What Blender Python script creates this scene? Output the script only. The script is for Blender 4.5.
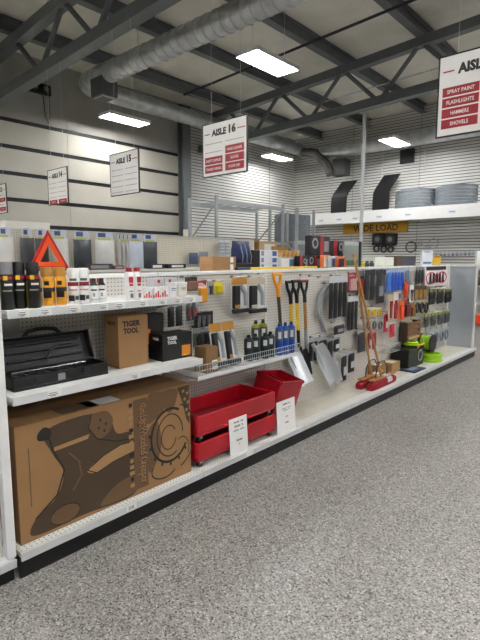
import bpy, bmesh, math, random
from mathutils import Vector, Matrix, noise as mnoise
from mathutils.geometry import tessellate_polygon
random.seed(7)
for o in list(bpy.data.objects): bpy.data.objects.remove(o)
SC = bpy.context.scene
COL = SC.collection

# ------------------------------------------------------------------ camera
FPX, HOR, VPX, EYE = 482.0, 259.0, 672.0, 1.56
PITCH = math.atan((320-HOR)/FPX)
YAW = math.atan((VPX-240)/math.hypot(FPX, 320-HOR))
cam = bpy.data.cameras.new('camera'); camo = bpy.data.objects.new('camera', cam); COL.objects.link(camo)
camo.location = (0, 0, EYE)
camo.rotation_euler = (math.pi/2-PITCH, 0, YAW)
cam.sensor_fit = 'VERTICAL'; cam.sensor_height = 36.0; cam.lens = 36.0*FPX/640.0
cam.clip_start = 0.05; cam.clip_end = 200
SC.camera = camo
# ------------------------------------------------------------------ world, exposure
w = bpy.data.worlds.new('world'); SC.world = w; w.use_nodes = True
w.node_tree.nodes['Background'].inputs[0].default_value = (0.9, 0.95, 1.0, 1)
w.node_tree.nodes['Background'].inputs[1].default_value = 0.25
SC.view_settings.view_transform = 'Standard'; SC.view_settings.look = 'None'
SC.view_settings.gamma = 1.0; SC.view_settings.use_curve_mapping = False
SC.view_settings.exposure = 1.45
TUBE_EMIT = 60.0

# ------------------------------------------------------------------ pixel -> ray helpers (photo 480x640)
FW = Vector((-math.sin(YAW)*math.cos(PITCH), math.cos(YAW)*math.cos(PITCH), -math.sin(PITCH)))
RT = Vector((math.cos(YAW), math.sin(YAW), 0)); UP = RT.cross(FW)
def ray(x, y): return FW*FPX + RT*(x-240) + UP*(320-y)
def onX(x, y, X): d = ray(x, y); return Vector((0,0,EYE)) + d*(X/d.x)
def onY(x, y, Y): d = ray(x, y); return Vector((0,0,EYE)) + d*(Y/d.y)
def onZ(x, y, Z): d = ray(x, y); return Vector((0,0,EYE)) + d*((Z-EYE)/d.z)

# ------------------------------------------------------------------ materials
def lin(h):
    h = h.lstrip('#'); c = [int(h[i:i+2], 16)/255 for i in (0, 2, 4)]
    return tuple((v/12.92 if v <= 0.04045 else ((v+0.055)/1.055)**2.4) for v in c)
_M = {}
def mat(hexc, rough=0.5, metal=0.0, var=0.06, scale=8.0, alpha=1.0, bump=0.0, trans=0.0, emit=0.0):
    k = (hexc, rough, metal, var, scale, alpha, bump, trans, emit)
    if k in _M: return _M[k]
    m = bpy.data.materials.new('surface_'+hexc.lstrip('#')); m.use_nodes = True
    nt = m.node_tree; n = nt.nodes; b = n['Principled BSDF']
    c = tuple(v**1.18 for v in lin(hexc))
    if max(c) < 0.04: c = tuple(v*0.6 for v in c)
    tc = n.new('ShaderNodeTexCoord'); nz = n.new('ShaderNodeTexNoise'); nz.inputs['Scale'].default_value = scale
    nz.inputs['Detail'].default_value = 4
    nt.links.new(tc.outputs['Object'], nz.inputs['Vector'])
    rmp = n.new('ShaderNodeMapRange'); rmp.inputs[1].default_value = 0.3; rmp.inputs[2].default_value = 0.7
    rmp.inputs[3].default_value = 1-var; rmp.inputs[4].default_value = 1+var
    nt.links.new(nz.outputs['Fac'], rmp.inputs[0])
    mul = n.new('ShaderNodeMix'); mul.data_type = 'RGBA'; mul.blend_type = 'MULTIPLY'; mul.inputs[0].default_value = 1
    mul.inputs[6].default_value = (*c, 1); nt.links.new(rmp.outputs[0], mul.inputs[7])
    nt.links.new(mul.outputs[2], b.inputs['Base Color'])
    b.inputs['Roughness'].default_value = rough; b.inputs['Metallic'].default_value = metal
    b.inputs['Alpha'].default_value = alpha
    if trans: b.inputs['Transmission Weight'].default_value = trans
    if bump:
        bp = n.new('ShaderNodeBump'); bp.inputs['Strength'].default_value = bump; bp.inputs['Distance'].default_value = 0.01
        nt.links.new(nz.outputs['Fac'], bp.inputs['Height']); nt.links.new(bp.outputs[0], b.inputs['Normal'])
    if emit:
        b.inputs['Emission Color'].default_value = (*c, 1); b.inputs['Emission Strength'].default_value = emit
    _M[k] = m; return m
def pegmat(hexc, axes, hole='#55524c', rough=0.5, pitch=0.0254, r=0.17, lim=None):
    """perforated sheet steel / pegboard: round holes on a 1-inch grid"""
    m = bpy.data.materials.new('pegboard_'+hexc.lstrip('#')); m.use_nodes = True
    nt = m.node_tree; n = nt.nodes; b = n['Principled BSDF']; L = nt.links.new
    tc = n.new('ShaderNodeTexCoord'); sp = n.new('ShaderNodeSeparateXYZ'); L(tc.outputs['Object'], sp.inputs[0])
    ds = []
    for a in axes:
        d = n.new('ShaderNodeMath'); d.operation = 'DIVIDE'; d.inputs[1].default_value = pitch; L(sp.outputs[a], d.inputs[0])
        f = n.new('ShaderNodeMath'); f.operation = 'FRACT'; L(d.outputs[0], f.inputs[0])
        s = n.new('ShaderNodeMath'); s.operation = 'SUBTRACT'; s.inputs[1].default_value = 0.5; L(f.outputs[0], s.inputs[0])
        p = n.new('ShaderNodeMath'); p.operation = 'POWER'; p.inputs[1].default_value = 2; L(s.outputs[0], p.inputs[0]); ds.append(p)
    ad = n.new('ShaderNodeMath'); ad.operation = 'ADD'; L(ds[0].outputs[0], ad.inputs[0]); L(ds[1].outputs[0], ad.inputs[1])
    lt = n.new('ShaderNodeMath'); lt.operation = 'LESS_THAN'; lt.inputs[1].default_value = r*r; L(ad.outputs[0], lt.inputs[0])
    mx = n.new('ShaderNodeMix'); mx.data_type = 'RGBA'; L(lt.outputs[0], mx.inputs[0])
    mx.inputs[6].default_value = (*lin(hexc), 1); mx.inputs[7].default_value = (*lin(hole), 1)
    L(mx.outputs[2], b.inputs['Base Color']); b.inputs['Roughness'].default_value = rough
    return m
def floormat():
    m = bpy.data.materials.new('flake_epoxy_floor'); m.use_nodes = True
    nt = m.node_tree; n = nt.nodes; b = n['Principled BSDF']; L = nt.links.new
    tc = n.new('ShaderNodeTexCoord')
    v = n.new('ShaderNodeTexVoronoi'); v.inputs['Scale'].default_value = 150; L(tc.outputs['Object'], v.inputs['Vector'])
    sp = n.new('ShaderNodeSeparateColor'); L(v.outputs['Color'], sp.inputs[0])
    cr = n.new('ShaderNodeValToRGB'); cr.color_ramp.interpolation = 'CONSTANT'
    e = cr.color_ramp.elements
    stops = [(0.0, '#3e3c3c'), (0.07, '#76736f'), (0.2, '#9b9894'), (0.42, '#aca8a2'), (0.62, '#b8b4ae'), (0.8, '#c6c2bc'), (0.93, '#e2dfd9')]
    e[0].position = 0; e[0].color = (*lin(stops[0][1]), 1); e[1].position = stops[1][0]; e[1].color = (*lin(stops[1][1]), 1)
    for p, h in stops[2:]:
        q = e.new(p); q.color = (*lin(h), 1)
    L(sp.outputs[0], cr.inputs[0])
    v2 = n.new('ShaderNodeTexVoronoi'); v2.inputs['Scale'].default_value = 85; L(tc.outputs['Object'], v2.inputs['Vector'])
    sp2 = n.new('ShaderNodeSeparateColor'); L(v2.outputs['Color'], sp2.inputs[0])
    mr = n.new('ShaderNodeMapRange'); mr.inputs[3].default_value = 0.8; mr.inputs[4].default_value = 1.12; L(sp2.outputs[1], mr.inputs[0])
    nz = n.new('ShaderNodeTexNoise'); nz.inputs['Scale'].default_value = 1.3; L(tc.outputs['Object'], nz.inputs['Vector'])
    mr2 = n.new('ShaderNodeMapRange'); mr2.inputs[3].default_value = 0.62; mr2.inputs[4].default_value = 0.82; L(nz.outputs['Fac'], mr2.inputs[0])
    mm = n.new('ShaderNodeMath'); mm.operation = 'MULTIPLY'; L(mr.outputs[0], mm.inputs[0]); L(mr2.outputs[0], mm.inputs[1])
    mx = n.new('ShaderNodeMix'); mx.data_type = 'RGBA'; mx.blend_type = 'MULTIPLY'; mx.inputs[0].default_value = 1
    L(cr.outputs[0], mx.inputs[6]); L(mm.outputs[0], mx.inputs[7]); L(mx.outputs[2], b.inputs['Base Color'])
    b.inputs['Roughness'].default_value = 0.42
    return m

WHITE = mat('#ededeb', 0.4, var=0.02); OFFW = mat('#dcdad2', 0.5, var=0.03)
BLACK = mat('#0f0f11', 0.45); STEEL = mat('#6d7072', 0.5, 0.2, var=0.1); DARKSTEEL = mat('#75797b', 0.5, 0.0, var=0.1, scale=3)
GALV = mat('#d6d9db', 0.35, 0.65, var=0.18, scale=5); CHROME = mat('#c9cccf', 0.25, 0.95, var=0.05)
CARD = mat('#a5825a', 0.75, var=0.05); CARD2 = mat('#8f6f4a', 0.75, var=0.06)
PAPER = mat('#f0efec', 0.6, var=0.02); RED = mat('#ab1026', 0.33, var=0.06); SIGNRED = mat('#a00c25', 0.45, var=0.02)
CLEAR = mat('#dfe3e6', 0.2, var=0.02, alpha=0.35); INK = mat('#1c1c1e', 0.5, var=0.02)
WOOD = mat('#b68a55', 0.55, var=0.12, scale=20)

# ------------------------------------------------------------------ mesh helpers (world coordinates)
def B(): return bmesh.new()
def bx(bm, x0, x1, y0, y1, z0, z1, M=None):
    vs = [bm.verts.new((x, y, z)) for z in (z0, z1) for x, y in ((x0,y0),(x1,y0),(x1,y1),(x0,y1))]
    for f in ((3,2,1,0),(4,5,6,7),(0,1,5,4),(1,2,6,5),(2,3,7,6),(3,0,4,7)): bm.faces.new([vs[i] for i in f])
    if M is not None:
        for v in vs: v.co = M @ v.co
    return bm
def frame_of(d):
    d = Vector(d).normalized(); a = Vector((0,0,1)) if abs(d.z) < 0.95 else Vector((1,0,0))
    u = d.cross(a).normalized(); return u, d.cross(u).normalized()
def tube(bm, pts, r, n=8, closed=False, cap=True):
    pts = [Vector(p) for p in pts]; rs = r if isinstance(r, (list, tuple)) else [r]*len(pts)
    rings = []; N = len(pts)
    for i, p in enumerate(pts):
        if closed: d = pts[(i+1) % N]-pts[i-1]
        else: d = pts[min(i+1, N-1)]-pts[max(i-1, 0)]
        u, v = frame_of(d)
        if rings:
            pu = rings[-1][1]; u = (pu - d.normalized()*pu.dot(d.normalized()))
            u = u.normalized() if u.length > 1e-6 else frame_of(d)[0]
            v = d.normalized().cross(u)
        rings.append(([bm.verts.new(p+(u*math.cos(2*math.pi*k/n)+v*math.sin(2*math.pi*k/n))*rs[i]) for k in range(n)], u))
    for i in range(N if closed else N-1):
        a, b = rings[i][0], rings[(i+1) % N][0]
        for k in range(n): bm.faces.new((a[k], a[(k+1) % n], b[(k+1) % n], b[k]))
    if cap and not closed:
        bm.faces.new(rings[0][0][::-1]); bm.faces.new(rings[-1][0])
    return bm
def lathe(bm, prof, c, n=16, M=None):
    rings = []
    for r, z in prof:
        ring = [bm.verts.new((c[0]+r*math.cos(2*math.pi*k/n), c[1]+r*math.sin(2*math.pi*k/n), c[2]+z)) for k in range(n)]
        rings.append(ring)
    for a, b in zip(rings, rings[1:]):
        for k in range(n): bm.faces.new((a[k], a[(k+1) % n], b[(k+1) % n], b[k]))
    bm.faces.new(rings[0][::-1]); bm.faces.new(rings[-1])
    return bm
def prism(bm, pts, ext):
    ext = Vector(ext); a = [bm.verts.new(p) for p in pts]; b = [bm.verts.new(Vector(p)+ext) for p in pts]
    bm.faces.new(a[::-1]); bm.faces.new(b); n = len(pts)
    for i in range(n): bm.faces.new((a[i], a[(i+1) % n], b[(i+1) % n], b[i]))
    return bm
def sheet(bm, grid, th, nrm=None):
    """curved plate: grid[i][j] of points, thickened by th along nrm"""
    R, C = len(grid), len(grid[0]); nrm = Vector(nrm)*th
    a = [[bm.verts.new(p) for p in row] for row in grid]; b = [[bm.verts.new(Vector(p)+nrm) for p in row] for row in grid]
    for i in range(R-1):
        for j in range(C-1):
            bm.faces.new((a[i][j], a[i][j+1], a[i+1][j+1], a[i+1][j])); bm.faces.new((b[i][j], b[i+1][j], b[i+1][j+1], b[i][j+1]))
    for i in range(R-1):
        bm.faces.new((a[i][0], a[i+1][0], b[i+1][0], b[i][0])); bm.faces.new((a[i][-1], b[i][-1], b[i+1][-1], a[i+1][-1]))
    for j in range(C-1):
        bm.faces.new((a[0][j], b[0][j], b[0][j+1], a[0][j+1])); bm.faces.new((a[-1][j], a[-1][j+1], b[-1][j+1], b[-1][j]))
    return bm
WL = {}
def tag(o, label=None, cat=None, group=None, kind=None):
    if label: o['label'] = label
    if cat: o['category'] = cat
    if group: o['group'] = group
    if kind: o['kind'] = kind
    return o
def obj(name, bm, m, parent=None, bev=0, smooth=False):
    bmesh.ops.recalc_face_normals(bm, faces=bm.faces[:])
    if parent is None:
        xs = [v.co.x for v in bm.verts]; ys = [v.co.y for v in bm.verts]; zs = [v.co.z for v in bm.verts]
        loc = Vector(((min(xs)+max(xs))/2, (min(ys)+max(ys))/2, min(zs)))
    else: loc = WL[parent.name]
    bmesh.ops.translate(bm, verts=bm.verts[:], vec=-loc)
    me = bpy.data.meshes.new(name); bm.to_mesh(me); bm.free()
    if smooth:
        for p in me.polygons: p.use_smooth = True
        me.set_sharp_from_angle(angle=math.radians(40))
    me.materials.append(m)
    o = bpy.data.objects.new(name, me); COL.objects.link(o)
    if parent is None: o.location = loc
    else: o.parent = parent
    WL[o.name] = loc
    if bev:
        mo = o.modifiers.new('bevel', 'BEVEL'); mo.width = bev; mo.segments = 2; mo.limit_method = 'ANGLE'
    return o
def thing(name, label, cat, loc, group=None, kind=None):
    o = bpy.data.objects.new(name, None); COL.objects.link(o); o.location = loc; o.empty_display_size = 0.1
    WL[o.name] = Vector(loc); return tag(o, label, cat, group, kind)
def single(name, bm, m, label, cat, group=None, bev=0, smooth=False):
    return tag(obj(name, bm, m, None, bev, smooth), label, cat, group)
FACE_X = Matrix(((0,0,1),(1,0,0),(0,1,0)))      # text plane looking to +X (columns: right=+Y, up=+Z, normal=+X)
FACE_NY = Matrix(((1,0,0),(0,0,-1),(0,1,0)))    # looking to -Y
def text(name, s, h, w, center, F, m, parent, bold=0.0, depth=0.0006):
    cu = bpy.data.curves.new('t', 'FONT'); cu.body = s; cu.align_x = 'CENTER'; cu.align_y = 'CENTER'; cu.size = 1; cu.offset = bold; cu.extrude = 0
    cu.resolution_u = 2
    to = bpy.data.objects.new('t', cu); me = bpy.data.meshes.new_from_object(to)
    bpy.data.objects.remove(to); bpy.data.curves.remove(cu)
    xs = [v.co.x for v in me.vertices]; ys = [v.co.y for v in me.vertices]
    sx = w/(max(xs)-min(xs)); sy = h/(max(ys)-min(ys)); cx = (max(xs)+min(xs))/2; cy = (max(ys)+min(ys))/2
    bm = bmesh.new(); bm.from_mesh(me); bpy.data.meshes.remove(me)
    for v in bm.verts: v.co = F @ Vector(((v.co.x-cx)*sx, (v.co.y-cy)*sy, 0)) + Vector(center)
    loc = WL[parent.name]; bmesh.ops.translate(bm, verts=bm.verts[:], vec=-loc)
    me = bpy.data.meshes.new(name); bm.to_mesh(me); bm.free(); me.materials.append(m)
    o = bpy.data.objects.new(name, me); COL.objects.link(o); o.parent = parent; WL[o.name] = loc
    return o
def quad(bm, c, F, w, h, t=0.0006):
    """thin rectangle centred at c in plane F, thickness t"""
    c = Vector(c); pts = [c+F@Vector((x*w/2, y*h/2, 0)) for x, y in ((-1,-1),(1,-1),(1,1),(-1,1))]
    return prism(bm, pts, F@Vector((0,0,t)))

# ================================================================== THE SETTING
WX, WY, EX, FY = -11.5, 16.2, 12.0, -9.0
def zroof(X): return 6.2 + 0.058*(X+11.5) if X < 3 else 6.2+0.058*14.5-0.058*(X-3)
bm = B(); bx(bm, WX-0.2, EX+0.2, FY-0.2, WY+0.2, -0.1, 0)
tag(obj('floor', bm, floormat()), kind='structure', label='grey flecked epoxy floor')
# left wall: dark liner with white panels
bm = B(); bx(bm, WX-0.2, WX, FY-0.2, WY+0.2, 0, 6.9)
wl = tag(obj('wall_left', bm, mat('#26262a', 0.6)), kind='structure', label='white panelled side wall with dark horizontal joints')
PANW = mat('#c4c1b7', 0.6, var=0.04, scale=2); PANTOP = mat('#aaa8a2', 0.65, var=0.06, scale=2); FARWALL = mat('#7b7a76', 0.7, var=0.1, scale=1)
zs = [0.0] + [2.92+0.59*k for k in range(-4, 4)]
for i, z in enumerate(zs):
    ztop = zs[i+1] if i+1 < len(zs) else 6.75
    edges = [FY, -4.6, -0.9, 2.75, 6.45, 10.1]
    for a, b in zip(edges, edges[1:]):
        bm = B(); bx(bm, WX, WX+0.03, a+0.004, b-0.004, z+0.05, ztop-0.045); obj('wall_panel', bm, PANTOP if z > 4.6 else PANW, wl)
# slat cladding
SLAT = mat('#e2e1dd', 0.5, var=0.02, scale=3)
def slats(bm, axis, c, lo, hi, z0, z1, pitch, sgn):
    '''slat boards with open grooves between them; the dark wall colour behind stands in for groove shadow'''
    z = z0
    while z < z1-1e-4:
        t = min(z+pitch, z1); vs = []
        for d, zz in ((0.0, z+0.026), (0.03, z+0.026), (0.026, t), (0.0, t)):
            if axis == 'x': vs.append((bm.verts.new((c+sgn*d, lo, zz)), bm.verts.new((c+sgn*d, hi, zz))))
            else: vs.append((bm.verts.new((lo, c+sgn*d, zz)), bm.verts.new((hi, c+sgn*d, zz))))
        for a, b in zip(vs, vs[1:]): bm.faces.new((a[0], a[1], b[1], b[0]))
        z = t
for a, b in ((10.3, 14.55), (14.57, 16.18)):
    bm = B(); slats(bm, 'x', WX+0.002, a, b, 0.0, 6.7, 0.095, 1); tag(obj('slat_cladding', bm, SLAT, wl), kind='stuff')
bm = B(); bx(bm, WX-0.2, EX+0.2, WY, WY+0.2, 0, 7.3)
wb = tag(obj('wall_back', bm, mat('#6a6864', 0.6)), kind='structure', label='white slatted back wall')  # backing coloured dark so the slat grooves read as shaded
xe = [-11.47, -8.9, -6.46, -4.02, -1.58, 0.86, 3.3, 5.74, 8.18, 11.9]
for a, b in zip(xe, xe[1:]):
    bm = B(); slats(bm, 'y', WY-0.002, a+0.006, b-0.006, 0.0, 7.2, 0.095, -1); tag(obj('slat_cladding', bm, SLAT, wb), kind='stuff')
bm = B(); bx(bm, EX, EX+0.2, FY-0.2, WY+0.2, 0, 7.4); tag(obj('wall_right', bm, FARWALL), kind='structure')
bm = B(); bx(bm, WX-0.2, EX+0.2, FY-0.2, FY, 0, 7.4); tag(obj('wall_front', bm, FARWALL), kind='structure')
# dark steel column where the panels meet the slats
cp = thing('steel_column', 'dark steel building column where white wall panels meet slats', 'column', (WX+0.15, 10.2, 0))
bm = B(); bx(bm, WX+0.035, WX+0.06, 10.05, 10.35, 0, 6.1); obj('flange', bm, DARKSTEEL, cp)
bm = B(); bx(bm, WX+0.06, WX+0.28, 10.19, 10.21, 0, 6.1); obj('web', bm, DARKSTEEL, cp)
bm = B(); bx(bm, WX+0.28, WX+0.30, 10.05, 10.35, 0, 6.1); obj('flange', bm, DARKSTEEL, cp)
bm = B(); bx(bm, WX+0.30, WX+0.52, 9.98, 10.3, 0.0, 2.45); single('column_guard', bm, OFFW, 'off-white boxed guard at foot of the dark steel column', 'guard', bev=0.01)

# ceiling
bm = B()
prism(bm, [(WX-0.2, FY-0.2, zroof(WX-0.2)+0.05), (3, FY-0.2, zroof(3)+0.05), (EX+0.2, FY-0.2, zroof(EX+0.2)+0.05), (EX+0.2, FY-0.2, 7.6), (WX-0.2, FY-0.2, 7.6)], (0, WY-FY+0.4, 0))
ceil = tag(obj('ceiling', bm, mat('#bdbab2', 0.7)), kind='structure', label='sloping roof with pale insulation between grey purlins')
INSUL = mat('#e3e0d6', 0.5, var=0.06, scale=2.2, bump=0.8)
px_ = [-12.16+1.92*k for k in range(0, 13)]
for a, b in zip(px_, px_[1:]):
    bm = B(); grid = []
    for i in range(0, 34):
        y = FY + (WY-FY)*i/33; row = []
        for j in range(0, 9):
            u = j/8; x = a+(b-a)*u
            sag = 0.05*math.sin(math.pi*u) + 0.03*mnoise.noise(Vector((x*1.3, y*0.7, a)))*math.sin(math.pi*u)
            row.append((x, y, zroof(x)+0.045-sag))
        grid.append(row)
    vs = [[bm.verts.new(p) for p in r] for r in grid]
    for i in range(33):
        for j in range(8): bm.faces.new((vs[i][j], vs[i][j+1], vs[i+1][j+1], vs[i+1][j]))
    obj('insulation_blanket', bm, INSUL, ceil, smooth=True)
for x in px_:
    if x < WX: continue
    z = zroof(x); bm = B()
    bx(bm, x-0.008, x+0.008, FY, WY, z-0.24, z+0.04); obj_b = bm
    bx(bm, x-0.09, x+0.09, FY, WY, z-0.255, z-0.237); bx(bm, x-0.09, x+0.09, FY, WY, z+0.0, z+0.02)
    obj('purlin', bm, DARKSTEEL, ceil)

def truss(Y, label):
    t = thing('roof_truss', label, 'truss', (0, Y, zroof(WX)-1.6), 'roof trusses')
    def top(x): return zroof(min(x, 2.9))-0.255-0.1
    def bot(x): return 4.99+0.037*(x+11.5)
    x0, x1 = WX+0.05, 3.0
    for nm, f, hw, hh in (('top_chord', top, 0.10, 0.10), ('bottom_chord', bot, 0.11, 0.10)):
        bm = B(); prism(bm, [(x0, Y-hw, f(x0)-hh), (x1, Y-hw, f(x1)-hh), (x1, Y-hw, f(x1)+hh), (x0, Y-hw, f(x0)+hh)], (0, 2*hw, 0)); obj(nm, bm, DARKSTEEL, t)
    xs = [-11.2+0.96*k for k in range(0, 15)]
    for k, (a, b) in enumerate(zip(xs, xs[1:])):
        if k == 0: continue
        p, q = ((a, bot(a)), (b, top(b))) if k % 2 == 0 else ((a, top(a)), (b, bot(b)))
        bm = B(); tube(bm, [(p[0], Y, p[1]), (q[0], Y, q[1])], 0.05, 8); obj('web_member', bm, DARKSTEEL, t, smooth=True)
    bm = B(); bx(bm, 2.85, 3.1, Y-0.15, Y+0.15, 0, 7.0); obj('post', bm, DARKSTEEL, t)
truss(4.72, 'grey tubular roof truss crossing overhead at upper left, nearest the camera')
truss(11.0, 'grey tubular roof truss further back, above the red-panelled aisle sign')

# thin pipes under the roof
def pipe(name, pts, r, m, label, cat='pipe'):
    bm = B(); tube(bm, pts, r, 8); return single(name, bm, m, label, cat, smooth=True)
pipe('sprinkler_pipe', [(-10.2, 5.75, 5.92), (2.8, 5.75, 6.55)], 0.03, mat('#3b3d3f', 0.5), 'dark thin pipe running under the purlins behind the nearest truss')
pipe('sprinkler_pipe', [(-10.2, 9.2, 5.95), (2.8, 9.2, 6.6)], 0.03, mat('#3b3d3f', 0.5), 'dark thin pipe under the purlins midway between the two trusses')
pipe('conduit', [(-7.2, 11.25, 5.6), (3, 11.25, 6.0)], 0.015, GALV, 'thin bright conduit strung along the far truss')
# duct: main run across, elbow, run along the wall
DCY, DZ = 6.5, 5.66
def duct():
    t = thing('air_duct', 'large galvanised round air duct with elbow along the side wall', 'duct', (-10.75, 7.0, 5.3))
    R = 0.215; cx, cy, z = -10.85, DCY, DZ
    bm = B(); tube(bm, [(EX-0.2, cy, z), (cx+0.45, cy, z)], R, 24, cap=False); obj('duct_run', bm, GALV, t, smooth=True)
    x = cx+0.6
    while x < 4:
        bm = B(); tube(bm, [(x, cy, z), (x+0.012, cy, z)], R+0.012, 24); obj('duct_seam', bm, GALV, t, smooth=True); x += 0.22
    a = [(cx+0.45-0.45*math.sin(q), cy+0.45-0.45*math.cos(q), z) for q in [math.pi/2*k/6 for k in range(7)]]
    bm = B(); tube(bm, a, R, 24, cap=False); obj('duct_elbow', bm, GALV, t, smooth=True)
    bm = B(); tube(bm, [(cx, cy+0.45, z), (cx, WY-0.75, z)], R, 24, cap=False); obj('duct_run', bm, GALV, t, smooth=True)
    y = cy+0.6
    while y < WY-0.7:
        bm = B(); tube(bm, [(cx, y, z), (cx, y+0.02, z)], R+0.008, 24); obj('duct_seam', bm, GALV, t, smooth=True); y += 0.6
    bm = B(); bx(bm, cx+0.75, cx+1.2, cy-0.2, cy+0.2, z-0.5, z-0.1); o = obj('outlet_box', bm, mat('#7c7f80', 0.5, 0.5), t)
    bm = B(); bx(bm, cx+0.8, cx+1.15, cy-0.15, cy+0.15, z-0.515, z-0.5); obj('grille', bm, OFFW, o)
    for k in range(6):
        bm = B(); bx(bm, cx+0.82+k*0.055, cx+0.84+k*0.055, cy-0.14, cy+0.14, z-0.525, z-0.515); obj('grille_bar', bm, STEEL, o)
    for hx in (-8.6, -6.0, -3.4, -0.8):
        bm = B(); tube(bm, [(hx, cy, z+R), (hx, cy, zroof(hx)-0.02)], 0.008, 6); obj('hanger_rod', bm, GALV, t)
    for hy in (8.6, 11.6, 14.2):
        bm = B(); tube(bm, [(cx, hy, z+R), (cx, hy, zroof(cx)-0.02)], 0.008, 6); obj('hanger_rod', bm, GALV, t)
duct()
def duct2():
    t = thing('air_duct', 'galvanised round air duct running along the back wall', 'duct', (-6, WY-0.6, 5.1))
    y, z, R = WY-0.75, 5.33, 0.22
    bm = B(); tube(bm, [(-10.0, y, z), (EX-0.3, y, z)], R, 24); obj('duct_run', bm, GALV, t, smooth=True)
    x = -9.9
    while x < 2:
        bm = B(); tube(bm, [(x, y, z), (x+0.02, y, z)], R+0.008, 24); obj('duct_seam', bm, GALV, t, smooth=True); x += 0.5
    dm = mat('#6b6c6a', 0.55, 0.2)
    bm = B(); tube(bm, [(-10.5, y-0.1, z+0.15), (-9.9, y-0.15, z+0.0), (-9.45, y-0.15, z-0.45), (-9.3, y-0.15, z-0.8)], 0.16, 16); obj('drop_pipe', bm, dm, t, smooth=True)
    bm = B(); bx(bm, -9.25, -8.75, y-0.15, y+0.25, z-0.85, z-0.3); obj('outlet_box', bm, mat('#4a4b4a', 0.6), t)
    for hx in (-8, -5, -2):
        bm = B(); tube(bm, [(hx, y, z+R), (hx, y, zroof(hx)-0.02)], 0.008, 6); obj('hanger_rod', bm, GALV, t)
duct2()

# light fixtures
TUBEM = mat('#ffffff', 0.4, var=0.0, emit=TUBE_EMIT)
TUBEDIM = mat('#fffffe', 0.4, var=0.0, emit=TUBE_EMIT*0.4)
def fixture(x, y, label, z=5.0, tm=None):
    t = thing('ceiling_light', label, 'light', (x, y, z), 'hanging tube lights')
    bm = B(); bx(bm, x-0.23, x+0.23, y-0.61, y+0.61, z+0.05, z+0.075); h = obj('reflector', bm, WHITE, t)
    bm = B(); bx(bm, x-0.07, x+0.07, y-0.5, y+0.5, z+0.075, z+0.12); obj('ballast_housing', bm, WHITE, t)
    for s in (-1, 1):
        bm = B(); prism(bm, [(x+s*0.20, y-0.61, z+0.05), (x+s*0.23, y-0.61, z+0.05), (x+s*0.245, y-0.61, z-0.012), (x+s*0.235, y-0.61, z-0.012)], (0, 1.22, 0)); obj('side_skirt', bm, WHITE, t)
    for e in (-0.61, 0.59):
        bm = B(); bx(bm, x-0.23, x+0.23, y+e, y+e+0.02, z+0.0, z+0.05); obj('end_cap', bm, WHITE, t)
    for k in (-0.18, -0.09, 0.09, 0.18):
        bm = B(); tube(bm, [(x+k, y-0.585, z+0.012), (x+k, y+0.585, z+0.012)], 0.016, 8); obj('lamp_tube', bm, tm or TUBEM, t, smooth=True)
    for e in (-0.45, 0.45):
        bm = B(); tube(bm, [(x, y+e, z+0.12), (x, y+e, zroof(x)-0.02)], 0.004, 5); obj('hanging_wire', bm, GALV, t)
for x, y, l in ((-5.64, 7.12, 'bright four-tube light hanging nearest the camera, above the main aisle sign'),
                (-10.5, 7.5, 'bright tube light hanging by the white panelled wall under the duct'),
                (-10.4, 13.65, 'bright tube light hanging in the far corner of slatted walls'),
                (-6.45, 14.2, 'bright tube light hanging before the back wall beside the small vent')):
    fixture(x, y, l, tm=TUBEDIM if x < -10 else None)
for x, cw_ in ((-10.5, 'by the left wall'), (-5.64, 'over the next aisles'), (-0.8, 'over the main aisle'), (4.0, 'under the ridge'), (8.6, 'by the right wall')):
    for y, rw_ in ((-5.8, 'far behind the camera'), (0.6, 'level with the camera'), (7.12, 'level with the gondola end'), (13.6, 'near the back wall')):
        if (x < -5 and y > 5): continue
        fixture(x, y, 'tube light outside this view, %s, %s' % (cw_, rw_))

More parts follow.
